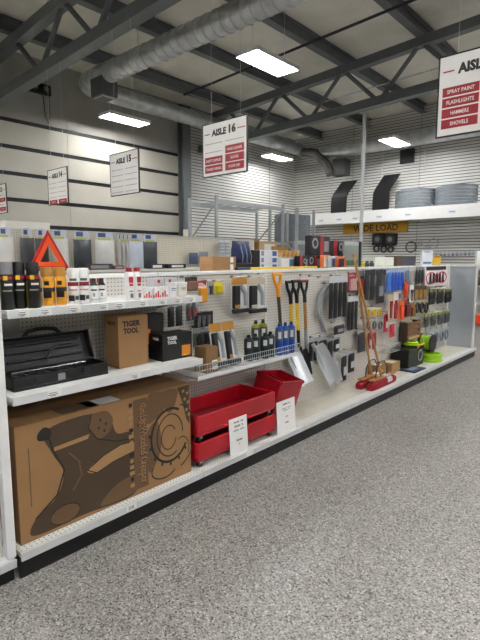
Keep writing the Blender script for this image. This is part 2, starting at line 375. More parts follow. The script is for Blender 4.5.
# ================================================================== AISLE SIGNS
def sign(pl, pt, num, left, right, label, W=0.735, H=0.645, Y=4.62, rows=(.39, .137)):
    c = onY(pl, pt, Y); x0, zt = c.x, c.z; x1, zb = x0+W, zt-H
    t = thing('aisle_sign', label, 'sign', ((x0+x1)/2, Y, zb), 'hanging aisle signs')
    bm = B(); bx(bm, x0, x1, Y-0.008, Y+0.008, zb, zt); obj('panel', bm, PAPER, t)
    bm = B()
    e = 0.012
    bx(bm, x0-e, x0, Y-0.012, Y+0.012, zb-e, zt+e); bx(bm, x1, x1+e, Y-0.012, Y+0.012, zb-e, zt+e)
    bx(bm, x0, x1, Y-0.012, Y+0.012, zt, zt+e); bx(bm, x0, x1, Y-0.012, Y+0.012, zb-e, zb)
    obj('frame', bm, mat('#2a2a2d', 0.5), t)
    yf = Y-0.0095
    text('lettering', 'AISLE', H*0.135, W*0.34, (x0+W*0.38, yf, zt-H*0.18), FACE_NY, INK, t, 0.055)
    text('lettering', num, H*0.17, W*0.16, (x0+W*0.69, yf, zt-H*0.165), FACE_NY, INK, t, 0.055)
    for a, b in ((0.04, 0.17), (0.80, 0.97)):
        bm = B(); quad(bm, (x0+W*(a+b)/2, yf, zt-H*0.19), FACE_NY, W*(b-a), 0.012); obj('red_rule', bm, mat('#b0303f', 0.5), t)
    for ci, col in enumerate((left, right)):
        cx0 = x0+W*(0.045 if ci == 0 else 0.53); cw = W*0.42
        for r, s in enumerate(col):
            zc = zt-H*(rows[0]+rows[1]*r)
            if s is None:
                bm = B(); quad(bm, (cx0+cw/2, yf, zc), FACE_NY, cw, 0.010); obj('blank_rule', bm, mat('#b4b4b2', 0.5), t)
            else:
                bm = B(); quad(bm, (cx0+cw/2, yf, zc), FACE_NY, cw, H*(rows[1]-.018)); o = obj('name_plate', bm, SIGNRED, t)
                if s == '~':
                    for dx in (-0.18, 0.02, 0.2):
                        bm = B(); quad(bm, (cx0+cw/2+dx*cw, yf-0.0015, zc), FACE_NY, cw*0.15, H*0.035); obj('faded_print', bm, mat('#d9a6ac', 0.5), o)
                else: text('lettering', s, H*0.05, min(cw*0.86, cw*0.062*len(s)+0.02), (cx0+cw/2, yf-0.0015, zc), FACE_NY, PAPER, o, 0.015)
    for f in (0.2, 0.86):
        X = x0+W*f
        bm = B(); tube(bm, [(X, Y, zt), (X, Y, 4.892+0.037*(X+11.5))], 0.0022, 5); obj('hanging_wire', bm, mat('#c8c8c6', 0.4), t)
    return t
sign(441, 59, '17', ['SPRAY PAINT', 'FLASHLIGHTS', 'HAMMERS', 'SHOVELS'], [None]*4, 'white aisle sign cut by the right edge, red spray paint plates', W=0.735, H=0.675, Y=4.62, rows=(.45, .135))
sign(203.5, 126.5, '16', [None, None, 'SAFETY SUPPLIES', 'TRAILER WIRING'], [None, 'HAND CLEANER', 'GLOVES', 'FLOOR DRY'], 'white aisle sign reading 16 with five red name plates', H=0.65, W=0.755, rows=(.38, .163))
sign(110.5, 156, '15', [None]*5, [None]*5, 'white aisle sign reading 15 with only blank grey rules', H=0.63)
sign(48, 171.5, '14', [None, None, None, None, '~'], [None, None, None, None, '~'], 'white aisle sign reading 14 with two red plates at the bottom', W=0.70, H=0.62)
sign(-8, 187, '12', [None, None, '~', '~'], [None, '~', None, '~'], 'white aisle sign cut by the left edge before the panelled wall', W=0.72, H=0.60, rows=(.38, .163))

# ================================================================== MAIN GONDOLA
GB, GF = -2.68, -2.245           # pegboard plane, front of deck and shelves
YS = [0.92, 2.14, 3.36, 4.58, 5.80, 7.02, 8.12]
PEG = pegmat('#d3cfc6', (1, 2)); PEGB = pegmat('#c9c3b2', (1, 2))
DECKM = mat('#d8d4c8', 0.45, var=0.10, scale=5)
go = thing('gondola_shelving', 'long white pegboard gondola with black kick plates, in the foreground', 'shelving', (-2.6, 4.5, 0))
for i, (a, b) in enumerate(zip(YS, YS[1:])):
    for z0, z1 in ((0.14, 0.79), (0.793, 1.44)):
        bm = B(); bx(bm, GB-0.01, GB, a+0.012, b-0.012, z0, z1); obj('back_panel', bm, PEG, go)
    bm = B(); bx(bm, GB-0.02, GB+0.012, a+0.002, b-0.002, 1.44, 1.468); obj('top_rail', bm, WHITE, go, bev=0.003)
    bb = b if i < 5 else 8.26
    bm = B(); bx(bm, GB, GF, a+0.001, bb-0.001, 0.115, 0.145); obj('base_deck', bm, DECKM, go, bev=0.004)
    bm = B(); bx(bm, GF, GF+0.012, a+0.001, bb-0.001, 0.10, 0.143); obj('price_strip', bm, mat('#d9dadb', 0.3, 0.2), go, bev=0.003)
    bm = B(); bx(bm, GF-0.03, GF-0.015, a+0.001, bb-0.001, 0.0, 0.115); obj('kick_plate', bm, BLACK, go)
for y in YS:
    bm = B(); bx(bm, GB-0.05, GB+0.004, y-0.012, y+0.012, 0, 1.47); u = obj('upright', bm, WHITE, go, bev=0.002)
    bm = B()
    for k in range(52):
        z = 0.18+k*0.025; bx(bm, GB+0.0035, GB+0.0046, y-0.003, y+0.003, z, z+0.012)
    tag(obj('slot_row', bm, mat('#4a4946', 0.6), u), kind='stuff')
# perforated lip of the first deck
PERF = pegmat('#e4e4e1', (0, 1), r=0.16)
bm = B(); bx(bm, GF-0.085, GF-0.004, 0.93, 8.2, 0.1448, 0.1462); obj('perforated_lip', bm, PERF, go)
bm = B(); quad(bm, (GF+0.0125, 1.56, 0.125), FACE_X, 0.07, 0.032, 0.001); o = obj('tag_holder', bm, PAPER, go)
text('lettering', 'DX', 0.02, 0.04, (GF+0.0145, 1.56, 0.125), FACE_X, INK, o, 0.02)
bm = B(); quad(bm, (GF+0.0125, 2.62, 0.122), FACE_X, 0.08, 0.03, 0.001); obj('tag_holder', bm, PAPER, go)
# other side of the gondola: deck and top shelf that carries stock
bm = B(); bx(bm, -3.15, GB-0.05, 0.92, 8.12, 0.115, 0.145); obj('base_deck', bm, WHITE, go)
bm = B(); bx(bm, -3.10, GB-0.02, 0.93, 8.12, 1.43, 1.455); obj('top_shelf', bm, OFFW, go)
# end panel
bm = B(); bx(bm, GB+0.0, GF-0.02, 8.125, 8.15, 0.146, 1.455); e = obj('end_panel', bm, mat('#b4bac0', 0.45, var=0.04), go)
for x0, x1 in ((GB-0.0, GB+0.012), (GF-0.035, GF-0.015)):
    bm = B(); bx(bm, x0, x1, 8.118, 8.125, 0.146, 1.458); obj('edge_trim', bm, WHITE, e)
bm = B(); bx(bm, GB, GF-0.02, 8.118, 8.125, 1.44, 1.458); obj('edge_trim', bm, WHITE, e)
bm = B(); bx(bm, GF-0.015, GF-0.008, 8.115, 8.15, 0.146, 1.46); obj('edge_trim', bm, WHITE, e)
# two flat shelves in the first bay
def shelf(z, yb0, yb1, tags):
    bm = B(); bx(bm, GB+0.005, GF, yb0, yb1, z-0.02, z); s = obj('shelf', bm, WHITE, go, bev=0.003)
    bm = B(); bx(bm, GF, GF+0.010, yb0, yb1, z-0.038, z+0.002); obj('price_rail', bm, mat('#dfe0e0', 0.35, 0.1), s, bev=0.002)
    for y in (yb0+0.01, yb1-0.018):
        bm = B(); prism(bm, [(GB+0.005, y, z-0.02), (GF-0.01, y, z-0.02), (GF-0.01, y, z-0.035), (GB+0.005, y, z-0.11)], (0, 0.006, 0)); obj('bracket', bm, WHITE, s)
    for i, (y, wd) in enumerate(tags):
        bm = B(); quad(bm, (GF+0.0105, y, z-0.018), FACE_X, wd, 0.03, 0.001); o = obj('price_tag', bm, PAPER, s)
        for dz, ww in ((0.006, 0.6), (-0.003, 0.75), (-0.009, 0.4)):
            bm = B(); quad(bm, (GF+0.0118, y-0.01, z-0.018+dz), FACE_X, wd*ww, 0.003, 0.0005); obj('print_line', bm, mat('#55565a', 0.6), o)
    return s
shelf(1.325, 0.925, 2.15, [(1.0, .05), (1.11, .05), (1.26, .06), (1.43, .05), (1.53, .06), (1.69, .05), (1.83, .05), (1.95, .05), (2.06, .05)])
shelf(0.915, 0.925, 2.15, [(1.13, .07), (1.62, .06)])
# wire basket shelf in the second bay
WIRE = mat('#c6c9ca', 0.35, 0.6)
def wire_shelf(z, X0, X1, y0, y1, h):
    s = thing('wire_basket_shelf', None, None, (X0, y0, z)); s.parent = go; s.location = Vector((X0, y0, z))-WL[go.name]
    bm = B(); bx(bm, X1-0.004, X1+0.004, y0, y1, z-0.024, z+0.004); obj('price_rail', bm, mat('#e2e3e3', 0.35), s)
    bm = B()
    n = 48
    for k in range(n+1):
        y = y0+(y1-y0)*k/n; tube(bm, [(X1-0.004, y, z+0.002), (X1-0.004, y, z+h)], 0.0018, 5)
    obj('wire_front', bm, WIRE, s)
    bm = B()
    for zz in (z+h, z+h*0.5): tube(bm, [(X0, y0, zz), (X1-0.004, y0, zz), (X1-0.004, y1, zz), (X0, y1, zz)], 0.003, 6)
    obj('rim_wire', bm, WIRE, s)
    bm = B(); bx(bm, X0, X1-0.006, y0+0.004, y1-0.004, z-0.006, z-0.002); obj('liner_sheet', bm, mat('#e3e3e0', 0.4), s)
    for y in (y0, y1-0.006):
        bm = B(); prism(bm, [(X0, y, z-0.02), (X1-0.01, y, z-0.02), (X0, y, z-0.12)], (0, 0.006, 0)); obj('bracket', bm, WHITE, s)
wire_shelf(0.775, GB+0.005, -2.30, 2.16, 3.35, 0.075)
for y0, z0, y1 in ((5.6, 0.40, 5.94),):
    bm = B()
    for k in range(13):
        y = y0+(y1-y0)*k/12; tube(bm, [(GB+0.005, y, z0), (GB+0.16, y, z0), (GB+0.16, y, z0+0.09)], 0.002, 5)
    for zz in (z0, z0+0.09): tube(bm, [(GB+0.005, y0, zz), (GB+0.16, y0, zz), (GB+0.16, y1, zz), (GB+0.005, y1, zz)], 0.003, 5)
    obj('wire_basket', bm, WIRE, go)
HOOKM = CHROME
def hook(y, z, L=0.16):
    bm = B(); tube(bm, [(GB+0.001, y, z), (GB+L*0.9, y, z), (GB+L, y, z+0.012)], 0.0028, 5)
    bx(bm, GB, GB+0.004, y-0.018, y+0.018, z-0.01, z+0.012); obj('peg_hook', bm, HOOKM, go)

# end cap beyond the left edge
ec = thing('end_cap_shelving', 'white end cap post and base at the left edge of the view', 'shelving', (-2.7, 0.7, 0))
bm = B(); bx(bm, -2.30, -2.252, 0.862, 0.905, 0.13, 1.6); obj('upright', bm, WHITE, ec, bev=0.004)
bm = B(); bx(bm, -3.2, -3.15, 0.835, 0.905, 0.13, 1.6); obj('upright', bm, WHITE, ec, bev=0.004)
bm = B(); bx(bm, -3.15, -2.30, 0.85, 0.86, 0.13, 1.6); obj('back_panel', bm, PEG, ec)
bm = B(); bx(bm, -3.2, -2.262, 0.40, 0.90, 0.095, 0.125); obj('base_deck', bm, WHITE, ec, bev=0.004)
bm = B(); bx(bm, -2.262, -2.25, 0.40, 0.905, 0.075, 0.118); obj('price_strip', bm, mat('#d9dadb', 0.3, 0.2), ec, bev=0.004)
bm = B(); bx(bm, -3.2, -2.28, 0.42, 0.9, 0.0, 0.095); obj('kick_plate', bm, BLACK, ec)
bm = B(); bx(bm, -3.1, -2.34, 0.60, 0.845, 0.1262, 0.55); single('storage_bin', bm, mat('#8d98a3', 0.5), 'grey-blue bin standing on end cap base at the left edge', 'bin', bev=0.01)
# ================================================================== STOCK: FIRST BAY
def patch(bm, c, r, a0, a1, z0, z1, n=8):
    """piece of a cylinder wall, angles in degrees from +X"""
    vs = []
    for k in range(n+1):
        a = math.radians(a0+(a1-a0)*k/n); x, y = c[0]+r*math.cos(a), c[1]+r*math.sin(a)
        vs.append((bm.verts.new((x, y, c[2]+z0)), bm.verts.new((x, y, c[2]+z1))))
    for p, q in zip(vs, vs[1:]): bm.faces.new((p[0], q[0], q[1], p[1]))
    return bm
VA = -30     # direction in which labels are turned towards the aisle
def can(name, label, c, r, h, body, cap, bands=(), patches=(), cat='spray can', group=None, cap_h=0.26, shoulder=None, cap_r=0.92):
    t = thing(name, label, cat, c, group); hb = h*(1-cap_h)
    bm = B(); lathe(bm, [(r*0.9, 0), (r, 0.004), (r, hb-0.012), (r*0.86, hb)], c, 18); obj('body', bm, body, t, smooth=True)
    bm = B(); lathe(bm, [(r*cap_r, 0), (r*cap_r, h-hb-0.006), (r*cap_r*0.9, h-hb)], (c[0], c[1], c[2]+hb), 18); obj('cap', bm, cap, t, smooth=True)
    for a, b, m in bands:
        bm = B(); lathe(bm, [(r*1.006, hb*a), (r*1.006, hb*b)], c, 18); obj('label_band', bm, m, t, smooth=True)
    for a0, a1, a, b, m in patches:
        bm = B(); patch(bm, c, r*1.015, VA+a0, VA+a1, hb*a, hb*b); obj('label_print', bm, m, t, smooth=True)
    return t
Z1, Z2, ZD = 1.3255, 0.9155, 0.1465
K = mat('#121214', 0.4); GREYCAP = mat('#8e8f92', 0.4); YEL = mat('#e0a51e', 0.4); GOLD = mat('#b98a3a', 0.4); LAB = mat('#ececea', 0.45)
OLIVE = mat('#6f6a2c', 0.5); REDL = mat('#b22230', 0.45); YELL = mat('#e8cf2c', 0.45)
def lab_black(): return [(-58, 58, 0.86, 0.94, REDL), (-17, 17, 0.84, 0.96, YELL), (-70, -42, 0.05, 0.8, OLIVE), (-10, 55, 0.68, 0.74, LAB), (-25, 50, 0.52, 0.56, mat('#9a9a94', 0.5))]
can('spray_can', 'grey-capped black spray can at the left end of upper shelf', (-2.30, 0.955, Z1), 0.032, 0.222, K, GREYCAP, patches=lab_black(), group='spray cans on the upper shelf')
can('spray_can', 'black spray can next to the grey-capped one, front left', (-2.32, 1.02, Z1), 0.032, 0.222, K, K, patches=lab_black(), group='spray cans on the upper shelf')
can('spray_can', 'black spray can standing against the yellow cans', (-2.29, 1.075, Z1), 0.032, 0.222, K, K, patches=lab_black(), group='spray cans on the upper shelf')
for y, l in ((1.15, 'yellow can with gold lid beside the black spray cans'), (1.217, 'yellow can with gold lid beside the white spray cans')):
    can('spray_can', l, (-2.30, y, Z1), 0.032, 0.195, YEL, GOLD, bands=((0.50, 0.64, mat('#3a3a3c', .5)), (0.0, 0.04, LAB)), patches=[(-30, 40, 0.30, 0.52, K), (-42, -34, 0.05, 0.95, LAB), (-20, 20, 0.72, 0.86, K)], group='spray cans on the upper shelf', cap_h=0.24)
for y, l in ((1.29, 'white spray can with dark red band beside the yellow cans'), (1.35, 'white spray can with dark red band beside the black-topped bottles')):
    can('spray_can', l, (-2.30, y, Z1), 0.030, 0.188, LAB, WHITE, patches=[(-60, 60, 0.66, 0.80, mat('#8e1d30', .5)), (-35, 35, 0.84, 0.93, mat('#6b6b6b', .5)), (-45, 45, 0.50, 0.55, mat('#c98b8f', .5)), (-50, 10, 0.14, 0.34, mat('#3c3c40', .5)), (16, 55, 0.18, 0.32, mat('#56565a', .5))], group='spray cans on the upper shelf', cap_h=0.22)
for y, l in ((1.415, 'white bottle with tall black top beside the white spray cans'), (1.462, 'white bottle with tall black top beside the red carded pack')):
    t = thing('bottle', l, 'bottle', (-2.31, y, Z1), 'black-topped bottles')
    c = (-2.31, y, Z1)
    bm = B(); lathe(bm, [(0.021, 0), (0.0235, 0.004), (0.0235, 0.088), (0.019, 0.096)], c, 16); obj('body', bm, LAB, t, smooth=True)
    bm = B(); lathe(bm, [(0.023, 0.0), (0.013, 0.016), (0.013, 0.036), (0.010, 0.038)], (c[0], c[1], c[2]+0.094), 16); obj('cap', bm, K, t, smooth=True)
    for a0, a1, z0, z1, m in ((-40, 40, .066, .074, K), (-14, 14, .035, .055, mat('#a9a9a9', .5)), (-55, 55, .018, .022, mat('#b9b9b9', .5))):
        bm = B(); patch(bm, c, 0.0238, VA+a0, VA+a1, z0, z1); obj('label_print', bm, m, t)
def box(name, label, cat, x0, x1, y0, y1, z0, z1, m, bev=0.003, group=None, M=None):
    bm = B(); bx(bm, x0, x1, y0, y1, z0, z1, M); return single(name, bm, m, label, cat, group, bev)
def facepatch(parent, x, y0, y1, z0, z1, m, name='label_print', t=0.0006):
    bm = B(); bx(bm, x, x+t, y0, y1, z0, z1); return obj(name, bm, m, parent)
def sidepatch(parent, y, x0, x1, z0, z1, m, name='label_print', t=0.0006):
    bm = B(); bx(bm, x0, x1, y-t, y, z0, z1); return obj(name, bm, m, parent)
o = box('carded_pack', 'white card with red squares standing behind the black-topped bottles', 'pack', -2.355, -2.345, 1.40, 1.515, Z1, Z1+0.135, LAB)
for a, b, c, d in ((1.405, 1.43, .105, .13), (1.455, 1.48, .105, .13), (1.485, 1.512, .01, .08)): facepatch(o, -2.345, a, b, Z1+c, Z1+d, REDL)
for y, l in ((1.635, 'tall white bottle with red flip cap, left of its pair'), (1.69, 'tall white bottle with red flip cap beside the red jars')):
    t = thing('bottle', l, 'bottle', (-2.30, y, Z1), 'red-capped bottles'); c = (-2.30, y, Z1)
    bm = B(); lathe(bm, [(0.024, 0), (0.026, 0.004), (0.026, 0.15), (0.018, 0.163)], c, 16); obj('body', bm, LAB, t, smooth=True)
    bm = B(); lathe(bm, [(0.018, 0), (0.018, 0.02), (0.015, 0.024)], (c[0], c[1], c[2]+0.162), 16); obj('cap', bm, RED, t, smooth=True)
    for a0, a1, z0, z1, m in ((-5, 60, .10, .135, REDL), (0, 55, .082, .096, REDL), (0, 50, .05, .056, REDL), (10, 50, .015, .04, mat('#77777a', .5))):
        bm = B(); patch(bm, c, 0.0264, VA+a0, VA+a1, z0, z1); obj('label_print', bm, m, t)
for x, y, l in ((-2.30, 1.765, 'low white jar with red label nearest the red-capped bottles'), (-2.29, 1.825, 'low white jar with red label in the middle of three'), (-2.30, 1.885, 'low white jar with red label nearest the clear-lidded tubs')):
    t = thing('jar', l, 'jar', (x, y, Z1), 'red and white jars'); c = (x, y, Z1)
    bm = B(); lathe(bm, [(0.027, 0), (0.029, 0.003), (0.029, 0.052), (0.027, 0.054)], c, 16); obj('body', bm, LAB, t, smooth=True)
    bm = B(); lathe(bm, [(0.030, 0), (0.030, 0.014), (0.028, 0.016)], (x, y, Z1+0.054), 16); obj('lid', bm, WHITE, t, smooth=True)
    for k in range(4):
        bm = B(); patch(bm, c, 0.0294, VA-52+k*26, VA-34+k*26, .008, .022+0.012*((k*7) % 3)); obj('label_print', bm, mat('#d23a36', .45), t)
for y, l, mm in ((1.965, 'white plastic tub beside the red-labelled jars', '#eceaea'), (2.045, 'cream plastic tub at the right end of upper shelf', '#e6e3d6')):
    t = thing('tub', l, 'tub', (-2.32, y, Z1), 'plastic tubs'); c = (-2.32, y, Z1)
    bm = B(); lathe(bm, [(0.034, 0), (0.037, 0.004), (0.038, 0.075)], c, 18); obj('body', bm, mat(mm, .4), t, smooth=True)
    bm = B(); lathe(bm, [(0.040, 0), (0.040, 0.012), (0.037, 0.014)], (c[0], c[1], c[2]+0.075), 18); obj('lid', bm, mat('#e8e8ea', .3), t, smooth=True)
    for a0, a1, z0, z1 in ((-10, 40, .05, .056), (-5, 35, .04, .044)):
        bm = B(); patch(bm, c, 0.0384, VA+a0, VA+a1, z0, z1); obj('label_print', bm, mat('#7a7a90', .5), t)
for y, l in ((1.93, 'small white box with a red dot behind the white tub'), (2.02, 'small white box with a red dot behind the cream tub')):
    o = box('small_box', l, 'box', -2.47, -2.40, y-0.04, y+0.045, Z1, Z1+0.115, mat('#c9c8cb', .5), group='small white boxes on the upper shelf')
    facepatch(o, -2.40, y-0.01, y+0.01, Z1+.085, Z1+.105, REDL); facepatch(o, -2.40, y-0.03, y+0.035, Z1+.03, Z1+.06, mat('#5c5c64', .5))

# ---- open black tool case on the middle shelf
CASE = mat('#141517', 0.42, var=0.08); CASE2 = mat('#212326', 0.4)
t = thing('tool_case', 'open black plastic tool case with lid leaning up, middle shelf', 'tool case', (-2.45, 1.26, Z2))
bm = B()
x0, x1, y0, y1 = -2.50, -2.33, 0.97, 1.50
bx(bm, x0, x1, y0, y1, Z2, Z2+0.015); bx(bm, x0, x0+0.01, y0, y1, Z2+0.015, Z2+0.07); bx(bm, x1-0.01, x1, y0, y1, Z2+0.015, Z2+0.07)
bx(bm, x0+0.01, x1-0.01, y0, y0+0.01, Z2+0.015, Z2+0.07); bx(bm, x0+0.01, x1-0.01, y1-0.01, y1, Z2+0.015, Z2+0.07)
obj('base_tray', bm, CASE, t, bev=0.004)
bm = B(); bx(bm, x0+0.012, x1-0.012, y0+0.012, y1-0.012, Z2+0.015, Z2+0.055); ins = obj('tool_insert', bm, CASE2, t, bev=0.004)
for k in range(8):
    y = y0+0.04+k*0.055; bm = B(); tube(bm, [(x1-0.12, y, Z2+0.058), (x1-0.02, y+0.01, Z2+0.058)], 0.007 if k % 2 else 0.010, 8); obj('socket', bm, CHROME, ins)
bm = B(); tube(bm, [(x0+0.03, y0+0.05, Z2+0.062), (x0+0.03, y1-0.06, Z2+0.062)], 0.008, 8); obj('ratchet_bar', bm, CHROME, ins)
for y in (1.10, 1.36):
    bm = B(); bx(bm, x1, x1+0.006, y-0.02, y+0.02, Z2+0.03, Z2+0.07); obj('latch', bm, CASE2, t, bev=0.002)
bm = B(); bx(bm, x1+0.0002, x1+0.0012, 1.20, 1.24, Z2+0.02, Z2+0.055); obj('label_tag', bm, mat('#8a8c8f', .5), t)
ML = Matrix.Translation((x0-0.005, 0, Z2+0.06)) @ Matrix.Rotation(math.radians(-22), 4, 'Y')
lid = B()
def lidbox(*a): bx(lid, *a, M=ML)
lidbox(-0.004, 0.0, y0, y1, 0.0, 0.175); lidbox(0.0, 0.045, y0, y0+0.008, 0, 0.175); lidbox(0.0, 0.045, y1-0.008, y1, 0, 0.175)
lidbox(0.0, 0.045, y0+0.008, y1-0.008, 0.0, 0.008); lidbox(0.0, 0.045, y0+0.008, y1-0.008, 0.167, 0.175)
lido = obj('lid', lid, CASE, t, bev=0.003)
bm = B(); pts = [(0.02, 1.13, 0.175), (0.02, 1.16, 0.205), (0.02, 1.21, 0.212), (0.02, 1.26, 0.212), (0.02, 1.31, 0.205), (0.02, 1.34, 0.175)]
tube(bm, [ML @ Vector(p) for p in pts], 0.011, 8); obj('handle', bm, CASE, lido, smooth=True)
for zz in (0.045, 0.09, 0.13):
    bm = B(); bx(bm, 0.0, 0.018, y0+0.05, y1-0.06, zz, zz+0.014, M=ML); obj('molded_rib', bm, CASE2, lido, bev=0.004)
bm = B(); tube(bm, [ML @ Vector(p) for p in ((0.03, 1.22, 0.03), (0.035, 1.25, 0.08), (0.03, 1.31, 0.11), (0.03, 1.38, 0.11))], 0.006, 6); obj('hose', bm, mat('#3a3d41', .4), lido, smooth=True)
o = box('clear_bag', 'crumpled clear plastic bag behind the open tool case', 'bag', -2.675, -2.655, 0.97, 1.16, 1.12, 1.27, CLEAR)

# ---- cartons on the middle shelf
o = box('carton', 'tall kraft cardboard carton with black lettering on the middle shelf', 'box', -2.53, -2.385, 1.61, 1.825, Z2, 1.225, CARD, 0.002)
text('lettering', 'TIGER', 0.035, 0.13, (-2.384, 1.705, 1.178), FACE_X, INK, o, 0.055)
text('lettering', 'TOOL', 0.035, 0.11, (-2.384, 1.700, 1.135), FACE_X, INK, o, 0.055)
text('lettering', 'TIGER TOOL', 0.02, 0.085, (-2.455, 1.6095, 1.182), FACE_NY, INK, o, 0.055)
o = box('carton', 'dark box with orange label between the kraft and black cartons', 'box', -2.62, -2.52, 1.84, 2.06, Z2, 1.20, mat('#2a2622', .5), 0.002)
facepatch(o, -2.52, 1.85, 1.95, Z2+0.09, Z2+0.19, mat('#d9832a', .5))
o = box('carton', 'black carton with white lettering and orange label, middle shelf', 'box', -2.48, -2.345, 1.905, 2.155, Z2, 1.085, mat('#1c1c20', .4), 0.002)
text('lettering', 'TIGER', 0.024, 0.085, (-2.344, 1.985, 1.058), FACE_X, PAPER, o, 0.055); text('lettering', 'TOOL', 0.022, 0.075, (-2.344, 1.983, 1.03), FACE_X, PAPER, o, 0.055)
text('lettering', 'TIGER', 0.016, 0.06, (-2.41, 1.9045, 1.055), FACE_NY, PAPER, o, 0.055)
facepatch(o, -2.345, 2.065, 2.14, Z2+0.015, Z2+0.085, mat('#d9952a', .5))

# ---- big printed carton on the base deck
BX, BY0, BY1, BZ1 = -2.292, 0.945, 2.085, 0.755
o = box('large_carton', 'huge cardboard carton with dark brown print on the base deck', 'box', -2.66, BX, BY0, BY1, ZD, BZ1, mat('#9a7952', .75, var=.05), 0.003)
W_, H_ = BY1-BY0, BZ1-ZD
def P(u, v, lay): return (BX+0.0004+0.0004*lay, BY0+u*W_, ZD+v*H_)
def smoothpoly(pts, n=6):
    out = []; N = len(pts)
    for i in range(N):
        p0, p1, p2, p3 = [Vector(pts[(i+k) % N]) for k in (-1, 0, 1, 2)]
        for k in range(n):
            s = k/n; out.append(0.5*((2*p1)+(p2-p0)*s+(2*p0-5*p1+4*p2-p3)*s*s+(3*p1-p0-3*p2+p3)*s**3))
    return out
D1, D2, D3, TAN = mat('#4f3d2a', .75), mat('#6f563a', .75), mat('#2a2119', .75), mat('#a2825a', .75)
def blob(pts, m, lay, sm=True, name='printed_shape'):
    q = smoothpoly([Vector((a, b, 0)) for a, b in pts]) if sm else [Vector((a, b, 0)) for a, b in pts]
    q = [Vector((min(max(p.x, .004), .996), min(max(p.y, .004), .996), 0)) for p in q]
    bm = B(); vs = [bm.verts.new(P(p.x, p.y, lay)) for p in q]
    for tri in tessellate_polygon([q]):
        try: bm.faces.new([vs[i] for i in tri])
        except ValueError: pass
    return obj(name, bm, m, o)
def line(pts, wd, m, lay, closed=False):
    q = [Vector((a, b, 0)) for a, b in pts]
    bm = B(); vs = []
    for i, p in enumerate(q):
        d = (q[min(i+1, len(q)-1)]-q[max(i-1, 0)]); d.x *= W_; d.y *= H_; d.normalize(); nn = Vector((-d.y/W_, d.x/H_, 0))*wd/2
        vs.append((bm.verts.new(P(*(p+nn).xy, lay)), bm.verts.new(P(*(p-nn).xy, lay))))
    for a, b in zip(vs, vs[1:]): bm.faces.new((a[0], b[0], b[1], a[1]))
    return obj('printed_line', bm, m, o)
def ring(cu, cv, r, wd, m, lay, a0=0, a1=360, asp=1.0):
    line([(cu+r*math.cos(math.radians(a0+(a1-a0)*k/30))/W_, cv+asp*r*math.sin(math.radians(a0+(a1-a0)*k/30))/H_) for k in range(31)], wd, m, lay)
def ell(cu, cv, ru, rv, m, lay, n=24): blob([(cu+ru*math.cos(2*math.pi*k/n)/W_, cv+rv*math.sin(2*math.pi*k/n)/H_) for k in range(n)], m, lay, False)
# dark drum with a waist that sweeps over the left half
blob([(.13, .90), (.30, .955), (.45, .90), (.50, .70), (.60, .62), (.62, .06), (.30, .04), (.06, .04), (.07, .18), (.17, .30), (.21, .50), (.16, .70)], D1, 1)
blob([(.36, .93), (.44, .94), (.48, .85), (.46, .74), (.40, .70), (.35, .80)], D2, 2)
for uu, vv in ((.41, .87), (.44, .82), (.40, .80), (.43, .76)): ell(uu, vv, .006, .009, D3, 3)
blob([(.17, .71), (.34, .73), (.35, .77), (.17, .745)], TAN, 2, False)
line([(.14, .90), (.165, .72), (.215, .52), (.175, .32), (.07, .18)], .010, D3, 3)
line([(.36, .93), (.345, .82), (.39, .70), (.50, .62), (.60, .60)], .008, D3, 3)
ell(.21, .12, .09, .05, D2, 3); ring(.21, .12, .085, .006, D3, 4, asp=.6)
blob([(.10, .90), (.13, .94), (.16, .90), (.15, .83), (.10, .84)], D3, 2)
blob([(.33, .44), (.42, .52), (.52, .57), (.60, .56), (.60, .47), (.48, .44), (.38, .39)], TAN, 3); blob([(.40, .05), (.46, .17), (.54, .22), (.60, .20), (.60, .05)], D2, 3); line([(.25, .30), (.30, .42), (.29, .55), (.24, .66)], .008, D2, 3)
line([(.33, .44), (.42, .525), (.52, .575), (.60, .565)], .006, D3, 4); line([(.33, .44), (.38, .385), (.48, .435), (.60, .465)], .006, D3, 4)
line([(.055, .30), (.055, .80)], .006, D2, 1)
# lettering running down the box
def down(s, h, w, u, v, m, lay, bold):
    F = Matrix(((0,0,1),(0,1,0),(-1,0,0)))
    x, y, z = P(u, v, lay); text('lettering', s, h, w, (x, y, z), F, m, o, bold)
line([(.645, .97), (.645, .06)], .10, D2, 5); 
down('the Big Wheeled Creeper', .07, .50, .655, .51, TAN, 7, 0.06); down('the Big Wheeled Creeper', .07, .50, .652, .505, D3, 8, 0.0)
for k in range(14):
    bm = B(); x_, y_, z_ = P(.585, .93-.062*k, 7); quad(bm, (x_, y_, z_), FACE_X, .022+.006*(k % 3), .024, .0003); obj('printed_line', bm, TAN if k % 4 else D3, o)
# right half: sweeping bands, rings and a starry flag corner
blob([(.70, .98), (.80, .98), (.83, .86), (.77, .74), (.69, .70)], D2, 1)
blob([(.69, .60), (.76, .68), (.78, .40), (.72, .20), (.69, .22)], D2, 1)
blob([(.78, .98), (.90, .97), (.88, .80), (.84, .74), (.80, .84)], D2, 2)
ring(.845, .50, .150, .016, D3, 4, 60, 330, 1.15); ring(.845, .50, .105, .008, D3, 4, 0, 300, 1.3); ring(.835, .48, .060, .007, D3, 4, 30, 350, 1.3)
ring(.86, .46, .20, .008, D3, 4, -70, 70, 1.1); ring(.80, .16, .10, .008, D3, 4, 150, 330, .6)
for k in range(7): ell(.845+.165*math.cos(math.radians(170+k*25))/W_, .5+.19*math.sin(math.radians(170+k*25))/H_, .008, .012, D3, 5, 8)
blob([(.90, .985), (.99, .985), (.99, .55), (.965, .62), (.94, .80)], D1, 3, False)
